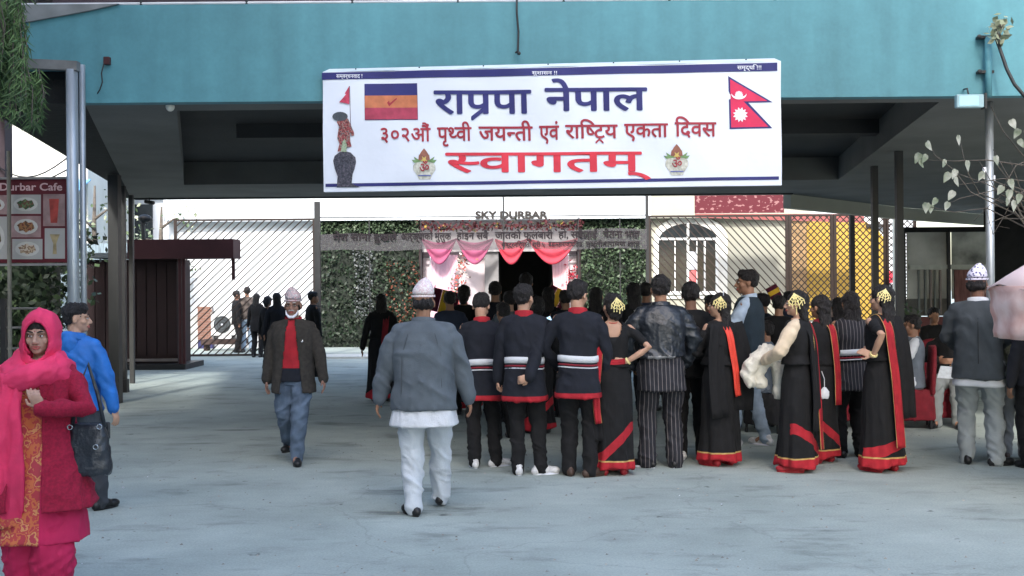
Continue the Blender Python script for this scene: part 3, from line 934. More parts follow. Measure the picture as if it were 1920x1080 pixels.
fence_panel('wide diamond lattice fence panel in front of the yellow wall', u0=1566, u1=1660, dirs=(1, -1), sp=.165, slope=1.05, w=.026)
fence_panel('diamond lattice fence panel ending at the glass frontage', u0=1664, u1=1716, dirs=(1, -1), sp=.165, slope=1.05, w=.026)
gt = thing('gate_frame', 'tall dark gate frame with a long rail above the entrance', 'gate', (0, YF, 0))
xl, xr = P(592, 540, YF).x, P(1217, 540, YF).x
m = MB(); m.box((xl + .05, -.012, 3.485), (xr - .05, .012, 3.51)); m.build('top_rail', DARK_STEEL, gt)
for u, z0, w in ((596, 0, .14), (945, 2.65, .045), (1214, 0, .07)):
    x = P(u, 540, YF).x
    m = MB(); m.box((x - w / 2, -.04 - w * .1, z0), (x + w / 2, .04 + w * .1, 4.0 if z0 or w < .1 else 3.9)); m.build('upright', DARK_STEEL, gt)
for u in (693, 790, 1085, 1163):
    x = P(u, 540, YF).x
    m = MB(); m.box((x - .012, -.02, 0), (x + .012, .02, 3.45)); m.build('thin_bar', DARK_STEEL, gt)
# see-through cloth banner on the gate
YT = YF - .1
q = [P(601, 440, YT), P(1213, 428, YT), P(1213, 466, YT), P(601, 470, YT)]
gb = thing('mesh_banner', 'grey see-through banner with one line of dark lettering stretched across the gate', 'banner', (0, YT, 0))
m = MB(); n = 40; vs = []
for i in range(n + 1):
    s_ = i / n
    for a, b in ((q[0], q[1]), (q[3], q[2])):
        p = a.lerp(b, s_); vs.append((p.x, .02 * math.sin(s_ * 40), p.z + .02 * math.sin(s_ * 23)))
m.v = vs; m.f = [(2 * i, 2 * i + 1, 2 * i + 3, 2 * i + 2) for i in range(n)]
m.build('sheet', mat('grey_mesh_cloth', (.085, .08, .085), .9, .06, 3, alpha=.62), gb)
INK_DK = mat('dark_print', (.012, .008, .010), .9)
def gp(u, v):
    p = P(u, v, YT - .03); p.y -= YT; return p
for s_, u0, u1 in (('मेरा साना दुखले', 624, 745), ('आर्ज्याको मुलुक', 752, 846), ('होइन सबै', 856, 916), ('जातको फुलबारी', 928, 1037), ('हो, सबैलाई', 1047, 1120), ('चेतना भया', 1130, 1200)):
    lettering([s_], gp, u0, u1, 439 - (u0 - 620) * .011, 451 - (u0 - 620) * .011, 'lettering', INK_DK, gb, .03)
for s_, u0, u1 in (('राष्ट्रनिर्माता श्री ५', 940, 1022), ('बडामहाराजाधिराज', 1028, 1092), ('पृथ्वीनारायण शाह', 1098, 1200)):
    lettering([s_], gp, u0, u1, 455 - (u0 - 940) * .012, 463 - (u0 - 940) * .012, 'lettering', INK_DK, gb, .03)

# ---- kiosk, air conditioner, things on the left
YK = 23.0
k = thing('kiosk', 'dark red kiosk with a flat overhanging roof by the slanted fence', 'kiosk', (P(300, 540, YK).x, YK, 0))
kx = k.location.x
xa, xb = P(160, 540, YK).x - kx, P(333, 540, YK).x - kx
m = MB(); m.box((xa, 0, .12), (xb, .9, 2.36)); m.build('body', REDBROWN, k)
for i in range(9):
    x = xa + (xb - xa) * i / 9
    m = MB(); m.box((x + .012, -.03, .3), (x + (xb - xa) / 9 - .012, -.002, 2.3)); m.build('board', REDBROWN, k)
m = MB(); m.box((P(250, 540, YK).x - kx, -.35, 2.36), (P(446, 540, YK).x - kx, .25, 2.77)); m.build('roof', REDBROWN2, k)
m = MB(); m.box((P(160, 540, YK).x - kx, -.2, 2.4), (P(249, 540, YK).x - kx, 1.2, 2.5)); m.build('rear_roof', mat('grey_sheet', (.16, .19, .20), .6, .3, 3), k)
m = MB(); m.box((xa, -.35, 0), (P(356, 540, YK).x - kx, 1.0, .117)); m.build('base', DARK_STEEL, k)
m = MB(); m.box((xa, -.06, .16), (xb, -.032, .22)); m.build('skirting', mat('grey_skirting', (.16, .15, .15), .6, .1), k)
for u in (345, 352, 444):
    x = P(u, 540, YK).x - kx
    m = MB(); m.box((x - .03, -.3, .12 if u < 400 else 1.9), (x + .03, -.24, 2.36)); m.build('post', REDBROWN2, k)
ac = thing('air_conditioner', 'white outdoor air conditioner with a round grille beyond the fence', 'air conditioner', (P(418, 540, 29.6).x, 29.6, 0))
m = MB(); m.box((-.34, 0, .42), (.34, .3, 1.02)); m.build('casing', mat('white_casing', (.68, .68, .66), .5, .04), ac, bev=.02)
m = MB(); m.tube([(-.03, -.012, .73), (-.03, .0, .73)], .24, 24); m.build('grille', mat('grey_grille', (.07, .08, .085), .6, .1), ac)
for i in range(3):
    m = MB(); r_ = .07 + .07 * i
    m.tube([(-.03 + r_ * math.cos(a * math.pi / 10), -.022, .73 + r_ * math.sin(a * math.pi / 10)) for a in range(21)], .006, 5); m.build('grille_ring', DARK_STEEL, ac)
m = MB(); m.tube([(-.03, -.04, .73), (-.03, -.013, .73)], .025, 10); m.build('hub', INK_WHITE, ac)
for x in (-.28, .22):
    m = MB(); m.box((x, .03, .32), (x + .06, .27, .418)); m.build('foot', DARK_STEEL, ac)
m = MB(); m.box((-.6, -.1, .18), (.6, .4, .317)); m.box((-.55, 0, 0), (-.45, .3, .178)); m.box((.45, 0, 0), (.55, .3, .178))
tag(m.build('low_bench', mat('dark_wood', (.05, .03, .025), .8, .2, 5)), 'low dark wooden bench under the air conditioner', 'bench')
bpy.data.objects['low_bench'].location = (P(418, 540, 29.6).x, 29.6, 0)
# camera and bracket under the far edge
sc_ = thing('security_camera', 'small dark security camera under the far edge of the canopy', 'camera', P(280, 378, 20))
m = MB(); m.tube([(-.08, 0, 0), (.10, -.05, -.03)], .035, 10); m.build('body', DARK_STEEL, sc_)
m = MB(); m.tube([(0, 0, 0), (0, 0, .12)], .012, 6); m.build('bracket', DARK_STEEL, sc_)
lp = thing('street_lamp', 'dark lamp head on a short arm above the kiosk roof', 'lamp', P(270, 448, 24))
m = MB(); m.tube([(0, 0, -.1), (-.02, 0, .3), (.0, 0, .42)], .05, 8); m.build('arm', DARK_STEEL, lp)
m = MB(); m.ell((.02, 0, .46), (.16, .12, .09), 12, 8); m.build('head', DARK_STEEL, lp, smooth=True)

# cafe board with food photographs
YC = 11.6
cs = thing('cafe_board', 'red cafe board with rows of food photographs beside the silver pipes', 'sign', (0, YC, 0))
def cp(u, v, off=0):
    p = P(u, v, YC); return Vector((p.x, -off, p.z))
a, b = cp(-70, 337), cp(127, 492)
m = MB(); m.box((a.x, 0, b.z), (b.x, .05, a.z)); m.build('board', mat('deep_red_board', (.10, .006, .014), .5, .12, 3), cs)
m = MB()
for z in (a.z + .01, b.z - .02): m.box((a.x - .02, -.02, z - .012), (b.x + .01, .07, z + .012))
m.build('frame', mat('grey_frame', (.25, .24, .24), .5), cs)
lettering(['Durbar Cafe'], lambda u, v: cp(u, v, .004), 0, 117, 343, 357, 'lettering', mat('pale_pink_print', (.62, .42, .44), .6), cs, .02)
lettering(['Sky'], lambda u, v: cp(u, v, .004), -45, -10, 343, 357, 'lettering', mat('pale_pink_print', (.62, .42, .44), .6), cs, .02)
def photo(u0, v0, u1, v1, bg, kind):
    m = MB(); m.add([cp(u0, v1, .003), cp(u1, v1, .003), cp(u1, v0, .003), cp(u0, v0, .003)], [(0, 1, 2, 3)])
    ph = m.build('food_photo', bg, cs)
    cx, cy, w, h = (u0 + u1) / 2, (v0 + v1) / 2, (u1 - u0) / 2, (v1 - v0) / 2
    def pl(pts, nm, mt_, off):
        m = MB(); m.add([cp(a_, b_, off) for a_, b_ in pts][::-1], [tuple(range(len(pts)))]); m.build(nm, mt_, ph)
    if kind == 'glass':
        pl([(cx - w * .45, cy - h * .7), (cx + w * .45, cy - h * .7), (cx + w * .3, cy + h * .8), (cx - w * .3, cy + h * .8)], 'drink', mat('red_drink', (.35, .05, .04), .5, .4, 9), .005)
    elif kind == 'cup':
        pl([(cx - w * .5, cy - h * .6), (cx + w * .5, cy - h * .6), (cx + w * .15, cy), (cx + w * .2, cy + h * .7), (cx - w * .2, cy + h * .7), (cx - w * .15, cy)], 'drink', mat('amber_drink', (.30, .24, .13), .5, .4, 9), .005)
    else:
        pl([(cx + w * .8 * math.cos(i * .39), cy + h * .72 * math.sin(i * .39)) for i in range(16)], 'plate', mat('white_plate', (.5, .5, .48), .5, .1), .005)
        pl([(cx + w * (.55 + .1 * math.sin(i * 2.3)) * math.cos(i * .39), cy + h * (.48 + .1 * math.cos(i * 3.1)) * math.sin(i * .39)) for i in range(16)], 'dish', {'green': pattern('greens_print', [(.03, .08, .03), (.12, .05, .03), (.10, .18, .07)], 24, .5, 'noise', [0, .45, .55]), 'meat': pattern('fried_print', [(.09, .04, .02), (.28, .13, .05), (.14, .03, .02)], 24, .5, 'noise', [0, .45, .58]), 'momo': pattern('dumpling_print', [(.5, .42, .33), (.18, .10, .06), (.42, .33, .22)], 24, .5, 'noise', [0, .45, .55])}[kind], .007)
G1, G2 = mat('photo_ground', (.36, .36, .35), .5, .05), mat('photo_ground_dark', (.30, .20, .20), .5, .3, 6)
photo(20, 365, 77, 401, G1, 'green'); photo(81, 364, 122, 424, G2, 'glass')
photo(21, 405, 77, 445, G2, 'meat'); photo(23, 448, 80, 486, G1, 'momo'); photo(84, 428, 122, 485, G1, 'cup')
photo(-42, 366, 15, 402, G2, 'meat'); photo(-42, 406, 15, 486, G1, 'green')
for u in (18, -62):
    x = P(u, 540, YC - .1).x
    m = MB(); m.tube([(x, -.1, 0), (x, -.1, 3.2)], .022, 8); m.build('pole', mat('bamboo', (.20, .19, .16), .7, .2), cs)
# dark hedge and metal railing under the board
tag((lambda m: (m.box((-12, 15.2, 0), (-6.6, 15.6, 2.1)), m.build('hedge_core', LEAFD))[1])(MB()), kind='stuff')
def leafcloud(name, a, b, n, size, mts, seed=1, holes=None):
    r1 = random.Random(seed)
    ms = [MB() for _ in mts]
    for i in range(n):
        c = (r1.uniform(a[0], b[0]), r1.uniform(a[1], b[1]), r1.uniform(a[2], b[2]))
        if holes and holes(c): continue
        quad_leaf(ms[r1.randrange(len(mts))], c, size, r1, .2)
    for m, mt_ in zip(ms, mts):
        if m.f: tag(m.build(name, mt_), kind='stuff')
leafcloud('hedge', (-12, 14.6, 0), (-6.3, 15.4, 2.35), 6500, .13, [LEAFD, LEAFD, LEAFG], 4)
rl = thing('metal_railing', 'dark railing of horizontal bars under the cafe board', 'railing', (-6.6, 12.8, 0))
for i, z in enumerate((.5, .75, 1.0, 1.25, 1.48)):
    m = MB(); m.tube([(-2.5, 0, z), (.95, 0, z)], .014, 6); m.build('bar', mat('dull_steel', (.14, .14, .13), .5), rl)
for x in (-2.4, -.9, .5): 
    m = MB(); m.box((x - .03, -.03, 0), (x + .03, .03, 1.6)); m.build('post', DARK_STEEL, rl)
# pale houses and a tree behind the left side
h1 = thing('house', 'pale concrete house with a small blue sheet roof far behind the cafe board', 'house', (-15, 32, 0))
m = MB(); m.box((-8, 0, 0), (2.3, 8, 6.9)); m.build('wall', mat('pale_house_wall', (.55, .54, .50), .9, .1, 1), h1)
m = MB(); m.box((-8.2, -.3, 6.9), (2.5, 8.2, 7.1)); m.build('roof_slab', mat('pale_slab', (.6, .6, .58), .9, .1), h1)
m = MB(); m.add([(1.2, -.9, 4.6), (2.4, -.9, 4.6), (2.4, -.02, 5.0), (1.2, -.02, 5.0), (1.2, -.9, 4.64), (2.4, -.9, 4.64), (2.4, -.02, 5.04), (1.2, -.02, 5.04)], [(0, 1, 2, 3), (4, 7, 6, 5), (0, 4, 5, 1), (1, 5, 6, 2), (2, 6, 7, 3), (3, 7, 4, 0)])
m.build('sheet_roof', mat('blue_sheet', (.10, .28, .50), .5, .1), h1)
for i in range(4):
    m = MB(); m.tube([(-6 + i * 2.1, -.3, 7.1), (-6 + i * 2.1, -.3, 8.0)], .03, 6); m.build('roof_post', DARK_STEEL, h1)
h2 = thing('house', 'bright white house with a red strip glimpsed past the grey posts', 'house', (-13.6, 36, 0))
m = MB(); m.box((-1.6, 0, 0), (3.4, 5, 6.2)); m.build('wall', WHITE_WALL, h2)
m = MB(); m.box((-.35, -.05, 3.2), (-.15, -.002, 4.9)); m.build('red_strip', INK_RED, h2)
m = MB(); m.box((.9, -.05, 3.4), (1.5, -.002, 4.6)); m.build('window', GLASS_D, h2)
m = MB(); m.box((-1.7, -.4, 4.98), (3.5, -.003, 5.1)); m.build('balcony', mat('pale_slab', (.6, .6, .58), .9, .1), h2)
m = MB(); m.box((-13.3, 29.4, 0), (-9.9, 30.2, 3.0)); 
tag(m.build('shed', mat('corrugated_grey_blue', (.17, .22, .25), .6, .35, 2, stretch=(9, 1, 1))), 'grey blue corrugated shed behind the dark red kiosk', 'shed')
def tree(name, label, base, h, crown, n, size, mts, seed, thick=.14):
    t = thing(name, label, 'tree', base)
    r1 = random.Random(seed)
    m = MB()
    m.tube([(0, 0, 0), (.08, 0, h * .35), (-.05, .05, h * .7), (0, 0, h * .95)], [thick, thick * .8, thick * .5, thick * .2], 8)
    tips = []
    for i in range(9):
        z = h * r1.uniform(.4, .85); a = r1.uniform(0, 6.28); L_ = crown * r1.uniform(.5, 1)
        e = Vector((math.cos(a) * L_, math.sin(a) * L_, z + L_ * .5)); tips.append(e)
        m.tube([(0, 0, z), e * .5 + Vector((0, 0, z * .5 + .1)), e], [thick * .35, thick * .2, thick * .08], 5)
    m.build('trunk', BARK, t, smooth=True)
    ms = [MB() for _ in mts]
    for i in range(n):
        c = r1.choice(tips)
        quad_leaf(ms[r1.randrange(len(mts))], c + Vector((r1.gauss(0, crown * .28), r1.gauss(0, crown * .28), r1.gauss(0, crown * .25))), size, r1, .4)
    for m, mt_ in zip(ms, mts): m.build('crown', mt_, t)
    return t
tree('leafy_tree', 'small leafy tree between the grey posts and the white house', (-12.1, 31, 0), 5.0, 1.0, 900, .15, [LEAFG, LEAFP], 11)
tree('leafy_tree', 'slender tree beside the lamp above the kiosk roof', (-10.0, 30.5, 0), 4.3, .7, 600, .13, [LEAFG, LEAFP], 12)
tree('leafy_tree', 'dark tree behind the cafe board', (-8.6, 19, 0), 3.0, 1.1, 1500, .13, [LEAFD, LEAFG], 13)
for i, (a, b, sag, lb) in enumerate(((P(-20, 300, 20), P(140, 285, 16), .35, 'upper sagging wire in front of the pale house'), (P(-20, 322, 20), P(140, 310, 16), .25, 'lower sagging wire in front of the pale house'))):
    m = MB(); m.tube([a.lerp(b, q / 10) - Vector((0, 0, sag * math.sin(math.pi * q / 10))) for q in range(11)], .012, 5)
    simple('overhead_wire', lb, 'wire', m, DARK_STEEL)
# the row of houses across the street
for i, (x0, x1, hgt_, colr, lb) in enumerate(((-34, -12, 17, (.40, .36, .32), 'brick coloured house row end across the street'), (-11.8, 1.4, 20, (.38, .38, .36), 'tall grey house across the street facing the teal building'), (16, 34, 12, (.42, .40, .34), 'cream house across the street by the corner'))):
    hs_ = thing('house', lb, 'house', (0, -8, 0))
    wm = mat('street_house_%s' % 'abc'[i], colr, .9, .1, 1)
    m = MB(); m.box((x0, -8, 0), (x1, 0, hgt_)); m.build('wall', wm, hs_)
    m = MB(); m.box((x0 - .2, -8.2, hgt_), (x1 + .2, .5, hgt_ + .25)); m.build('roof_slab', CONC, hs_)
    for fl_ in range(int(hgt_ // 3)):
        for k in range(int((x1 - x0) // 3)):
            m = MB(); a = x0 + 1 + k * 3; m.box((a, .002, fl_ * 3 + 1), (a + 1.3, .05, fl_ * 3 + 2.4)); m.build('window', GLASS_D, hs_)
for nm, a, b, lb in (('side_light_blocker', (-13.5, 3, 0), (-12, 23.5, 6.5), 'long unseen block added to close off side light beyond the cafe board'), ('side_light_blocker', (16.05, 2, 0), (17.5, 16, 6.5), 'long unseen block added to close off side light beyond the parasol')):
    sb_ = thing(nm, lb, 'building', (0, 0, 0))  # unseen masses added on both sides to deepen the canopy shade
    m = MB(); m.box(a, b); m.build('wall', mat('grey_side_wall', (.22, .21, .20), .9, .15, 1), sb_)
    m = MB(); m.box((a[0] - .2, a[1] - .2, 6.5), (b[0] + .2, b[1] + .2, 6.7)); m.build('roof_slab', CONC, sb_)
# needle-leaved tree hanging in at the top corner
bt = thing('weeping_tree', 'weeping green tree whose fine twigs hang over the teal wall corner', 'tree', (-5.3, 8.6, 0))
r1 = random.Random(8)
m = MB(); m.tube([(0, 0, 0), (.1, 0, 2), (.25, 0, 3.6), (.3, 0, 4.2), (.2, -.5, 6.0)], [.14, .12, .1, .06, .03], 8); m.build('trunk', BARK, bt, smooth=True)
ms = [MB(), MB(), MB()]
tw = MB()
def hang(u, vtop, vbot, Y):
    a, b = P(u, vtop, Y), P(u + r1.uniform(-12, 16), vbot, Y)
    for p in (a, b): p.x += 5.3; p.y -= 8.6
    tw.tube([a, a.lerp(b, .5) + Vector((r1.uniform(-.04, .06), 0, 0)), b], .005, 4)
    n = int((vbot - vtop) * .55)
    for i in range(n):
        q = r1.random()
        c = a.lerp(b, q) + Vector((r1.gauss(0, .02), r1.gauss(0, .02), 0))
        d = Vector((r1.gauss(0, .6), r1.gauss(0, .5), -1.0 + r1.uniform(0, .7))).normalized()
        s_ = Vector((d.z, 0, -d.x)).normalized() * .006
        L_ = r1.uniform(.06, .12)
        ms[r1.randrange(3)].add([c - s_, c + s_, c + d * L_ + Vector((0, 0, -.01))], [(0, 1, 2)])
# the tree's upper crown, above the picture
cr_ = MB()
for k in range(26):
    c0 = Vector((r1.uniform(-2.6, 1.6), r1.uniform(-4.6, 1.0), r1.uniform(5.6, 8.6)))
    tw.tube([Vector((.3, 0, 4.0)), Vector((.3, 0, 4.0)).lerp(c0, .6) + Vector((0, 0, .4)), c0], [.05, .03, .01], 5)
    for i in range(110):
        quad_leaf(cr_, c0 + Vector((r1.gauss(0, .45), r1.gauss(0, .45), r1.gauss(0, .3))), .22, r1, .6)
cr_.build('crown', LEAFG, bt)
for i in range(64):
    u = r1.uniform(-40, 38); hang(u, r1.uniform(-30, 20), r1.uniform(90, 235) if u < 30 else r1.uniform(40, 120), 8.6 + r1.uniform(-.3, .3))
for i in range(20):
    u = r1.uniform(20, 78); hang(u, r1.uniform(125, 150) if u > 45 else r1.uniform(90, 130), r1.uniform(190, 240), 8.6 + r1.uniform(-.3, .3))
tw.build('twigs', BARK, bt)
for m, mt_ in zip(ms, (mat('needle_a', (.06, .12, .04), .6, .3, 4), mat('needle_b', (.10, .17, .06), .6, .3, 4), mat('needle_c', (.03, .065, .025), .6, .3, 4))): m.build('leaves', mt_, bt)

# ---- right side: glass frontage, dark wall, bare shrub, parasol
YG = 24.0
gf = thing('glass_frontage', 'glazed restaurant front with a black head beam and red brown dado', 'shop front', (0, YG, 0))
def gbx(u0, u1, v0, v1, y0, y1, name, mt, par=gf):
    a, b = P(u0, v0, YG + y0), P(u1, v1, YG + y0)
    m = MB(); m.box((a.x, y0, max(0, b.z)), (b.x, y1, a.z)); return m.build(name, mt, par)
gbx(1697, 1875, 426, 434, -.1, .1, 'head_beam', DARK)
gbx(1700, 1777, 434, 560, .0, .02, 'pane', mat('painted_reflection_glass', (.42, .43, .39), .25, .35, .8, spec=.6, col2=(.62, .63, .58)))  # opaque panes; the pale mottling puts reflections into their colour
gbx(1784, 1850, 434, 560, .0, .02, 'pane', mat('painted_reflection_glass_2', (.20, .22, .20), .25, .5, 1.4, spec=.6, col2=(.60, .62, .57)))
gbx(1706, 1852, 497, 504, -.05, -.002, 'transom', mat('pale_transom', (.45, .47, .42), .6))
gbx(1777, 1784, 434, 660, -.08, .08, 'mullion', DARK_STEEL)
gbx(1694, 1700, 426, 680, -.08, .08, 'mullion', DARK_STEEL)
for u in (1722, 1734, 1744, 1752, 1762):
    gbx(u, u + 4, 506, 590, -.05, -.003, 'folding_panel', mat('grey_panel_%d' % (u % 3), (.16 + .05 * (u % 3), .17, .15), .6))
gbx(1790, 1852, 506, 600, -.04, -.003, 'red_curtain', mat('faded_red_curtain', (.20, .09, .08), .9, .3, 3, stretch=(6, 1, 1)))
gbx(1700, 1777, 560, 592, 0, .05, 'lower_panel', mat('grey_lower', (.12, .12, .11), .8))
gbx(1700, 1790, 594, 690, -.1, -.01, 'dado', mat('red_brown_dado', (.15, .05, .045), .8, .2, 3))
gbx(1784, 1850, 600, 690, -.1, -.01, 'dado', mat('red_brown_dado', (.15, .05, .045), .8, .2, 3))
gbx(1850, 2040, 260, 700, .11, .3, 'side_wall', DARK)
gbx(1676, 1694, 405, 690, .5, .6, 'white_strip', mat('strip_wall', (.72, .70, .58), .8, .1, 3))
rs = MB(); p = P(1725, 618, 22.5); rs.tube([(p.x, 22.5, 0), (p.x, 22.5, P(1725, 604, 22.5).z)], .03, 10)
simple('red_post', 'slim bright red post before the red brown dado', 'post', rs, mat('bright_red_paint', (.8, .06, .05), .5))
pt = thing('plant_pot', 'square terracotta planter by the lattice fence', 'planter', (P(1707, 540, 21).x, 21, 0))
m = MB(); m.box((-.16, -.16, .55), (.16, .16, .88)); m.build('pot', mat('terracotta', (.32, .12, .07), .8, .15, 5), pt, bev=.01)
m = MB(); m.box((-.12, -.12, 0), (.12, .12, .548)); m.build('stand', DARK_STEEL, pt)
m = MB()
for i in range(60): quad_leaf(m, (r1.gauss(0, .1), r1.gauss(0, .1), .9 + abs(r1.gauss(.1, .12))), .10, r1)
m.build('leaves', LEAFG, pt)

sh = thing('bare_shrub', 'bare twiggy shrub with a few pale heart shaped leaves by the silver pole', 'shrub', (4.35, 8.0, 0))
def sp_(u, v, Y=8.0):
    p = P(u, v, Y); return p - Vector((4.35, 8.0, 0))
m = MB()
m.tube([(0, 0, 0), (.02, 0, 1.1), (-.1, 0, 1.9), sp_(1935, 420)], [.035, .03, .025, .018], 8)
m.tube([sp_(1960, 450), sp_(1915, 405), sp_(1890, 350), sp_(1860, 338)], [.012, .01, .006, .004], 6)
for pts in (((1925, 410), (1870, 385), (1820, 360), (1790, 320), (1752, 290), (1746, 277)),
            ((1925, 400), (1860, 372), (1836, 362), (1815, 325), (1808, 300), (1800, 262)),
            ((1930, 430), (1850, 390), (1790, 398), (1745, 388)), ((1925, 380), (1850, 345), (1795, 325)),
            ((1920, 310), (1850, 300), (1790, 302), (1740, 300)), ((1930, 415), (1890, 330), (1862, 280)),
            ((1935, 440), (1895, 385), (1870, 372), (1825, 415)), ((1930, 405), (1905, 330), (1893, 300)),
            ((1940, 430), (1900, 400), (1850, 420), (1893, 428)), ((1930, 340), (1880, 335), (1810, 345), (1775, 348)),
            ((1925, 300), (1880, 245), (1858, 200)), ((1930, 360), (1900, 350), (1870, 310), (1868, 290)),
            ((1930, 395), (1870, 360), (1835, 300)), ((1940, 410), (1880, 410), (1862, 440), (1850, 395)), ((1935, 370), (1885, 352), (1800, 372), (1774, 384)),
            ((1930, 300), (1905, 310), (1882, 350), (1866, 388)), ((1932, 350), (1900, 372), (1884, 402))):
    n = len(pts)
    m.tube([sp_(a, b, 8.0 + .05 * math.sin(a)) for a, b in pts], [.006 - .0042 * i / (n - 1) for i in range(n)], 5)
m.build('branches', BARK, sh, smooth=True)
HEARTL = mat('pale_heart_leaf', (.20, .24, .16), .6, .25, 10, col2=(.40, .40, .35))
for (u, v) in ((1798, 262), (1742, 273), (1721, 296), (1728, 306), (1734, 297), (1771, 306), (1776, 332), (1790, 326), (1794, 340), (1737, 389), (1746, 391), (1753, 378), (1776, 386), (1815, 310), (1784, 366), (1869, 300), (1843, 328), (1897, 345), (1893, 365), (1902, 385), (1907, 250), (1915, 268), (1876, 356), (1840, 330), (1900, 232), (1911, 372), (1890, 378)):
    c = sp_(u, v, 7.95)
    m = MB(); s_ = r1.uniform(.030, .042); an = r1.uniform(-.7, .7); yw = r1.uniform(-.6, .6)
    hp = [(0, .9), (.45, 1.0), (.85, .55), (.75, 0), (.35, -.7), (0, -1.25), (-.35, -.7), (-.75, 0), (-.85, .55), (-.45, 1.0)]
    vs = []
    for a_, b_ in hp:
        x_, z_ = a_ * s_ * .85, b_ * s_
        x_, z_ = x_ * math.cos(an) - z_ * math.sin(an), x_ * math.sin(an) + z_ * math.cos(an)
        vs.append(c + Vector((x_ * math.cos(yw), x_ * math.sin(yw) + abs(a_) * .008, z_)))
    m.add([c + Vector((0, .006, 0))] + vs, [(0, 1 + i, 1 + (i + 1) % 10) for i in range(10)])
    m.build('leaf', HEARTL, sh)
# parasol at the right edge
ps = thing('market_parasol', 'pink and white cloth parasol at the right edge with a gathered valance', 'parasol', (4.86, 8.45, 0))
CANO = mat('pale_pink_canvas', (.86, .66, .64), .7, .06, 3)
m = MB(); n = 48
rings_ = []
for j, (rr_, z) in enumerate(((.02, 2.28), (.3, 2.10), (.6, 1.93), (.85, 1.78), (1.0, 1.68))):
    ring = []
    for i in range(n):
        a = 2 * math.pi * i / n
        f_ = 1 / max(abs(math.cos((a + math.pi / 8) % (math.pi / 4) - math.pi / 8)), .01)
        ring.append(Vector((rr_ * math.cos(a) * (1 - .02 * math.sin(8 * a)), rr_ * math.sin(a), z - .05 * rr_ * abs(math.sin(4 * a)))))
    rings_.append(ring)
vs, fs = rings_geo(rings_); m.add(vs, fs[:-2]); 
o = m.build('canopy', CANO, ps, smooth=True)
md = o.modifiers.new('thick', 'SOLIDIFY'); md.thickness = .008
m = MB(); rings_ = []; n = 140
for j in range(9):
    q = j / 8; ring = []
    for i in range(n):
        a = 2 * math.pi * i / n
        r_ = .99 - .06 * q + .014 * math.sin(a * 23 + q * 2) * q + .010 * math.sin(q * 13 + a * 3)
        ring.append(Vector((r_ * math.cos(a), r_ * math.sin(a), 1.665 - .42 * q)))
    rings_.append(ring)
vs, fs = rings_geo(rings_); m.add(vs, fs[:-2])
o = m.build('valance', mat('salmon_canvas', (.80, .46, .40), .8, .18, 5, col2=(.86, .66, .62)), ps, smooth=True)
md = o.modifiers.new('thick', 'SOLIDIFY'); md.thickness = .006
m = MB(); m.tube([(0, 0, 0), (0, 0, 2.3)], .025, 10); m.build('pole', STEEL, ps)
for i in range(8):
    a = math.pi / 4 * i; m = MB(); m.tube([(0, 0, 2.22), (.95 * math.cos(a), .95 * math.sin(a), 1.66)], .008, 5); m.build('rib', STEEL, ps)
# grit and scraps lying on the ground
m = MB(); r2 = random.Random(21)
for i in range(420):
    y = r2.uniform(5.2, 12); x = r2.uniform(-.5, .5) * y; s_ = r2.uniform(.004, .012)
    m.add([(x - s_, y - s_, .001), (x + s_, y - s_ * .6, .001), (x + s_ * .4, y + s_, .001), (x, y, .001 + s_ * .8)], [(0, 1, 3), (1, 2, 3), (2, 0, 3), (0, 2, 1)])
tag(m.build('grit', mat('grit', (.25, .24, .22), .9, .5, 3)), kind='stuff')
m = MB()
for i in range(14):
    y = r2.uniform(5.6, 10); x = r2.uniform(-.48, .4) * y; s_ = r2.uniform(.012, .025)
    quad_leaf(m, (x, y, .006), s_, r2)
tag(m.build('paper_scraps', INK_WHITE), kind='stuff')
#@@PEOPLE

# ============================================================ PEOPLE
def h3(i, j, k):
    v = np.sin(i * 127.1 + j * 311.7 + k * 74.7) * 43758.5453
    return v - np.floor(v)
def vnoise(p):
    i = np.floor(p); f = p - i; f = f * f * (3 - 2 * f)
    r = 0
    for a in (0, 1):
        for b in (0, 1):
            for c in (0, 1):
                w = (f[:, 0] if a else 1 - f[:, 0]) * (f[:, 1] if b else 1 - f[:, 1]) * (f[:, 2] if c else 1 - f[:, 2])
                r = r + w * h3(i[:, 0] + a, i[:, 1] + b, i[:, 2] + c)
    return r
def sel(ps, n=20, ex=2.5):
    """ring of a superellipse: (z, rx, ry, cx, cy)"""
    z, rx, ry, cx, cy = ps
    out = []
    for k in range(n):
        a = 2 * math.pi * k / n
        c, s_ = math.cos(a), math.sin(a)
        out.append(Vector((cx + rx * math.copysign(abs(c) ** (2 / ex), c), cy + ry * math.copysign(abs(s_) ** (2 / ex), s_), z)))
    return out
class Blob:
    def __init__(s): s.v, s.f = [], []
    def add(s, g_):
        b = len(s.v); s.v += [tuple(p) for p in g_[0]]; s.f += [tuple(i + b for i in q) for q in g_[1]]; return s
    def limb(s, pts, rs, n=12): return s.add(tube_geo(pts, rs, n, True, True))
    def ell(s, c, r, M=None, n=14, m=10): return s.add(ell_geo(c, r, n, m, M))
    def loft(s, prof, fmap=None, n=20, ex=2.5):
        rr_ = []
        for q in prof:
            ring = sel(q if len(q) == 5 else (q[0], q[1], q[2], 0, q[3] if len(q) > 3 else 0), n, ex)
            if fmap: ring = [fmap(p) for p in ring]
            rr_.append(ring)
        return s.add(rings_geo(rr_))
def mesh_arrays(me):
    nv = len(me.vertices)
    co = np.empty(nv * 3, np.float32); me.vertices.foreach_get('co', co)
    return co.reshape(-1, 3)
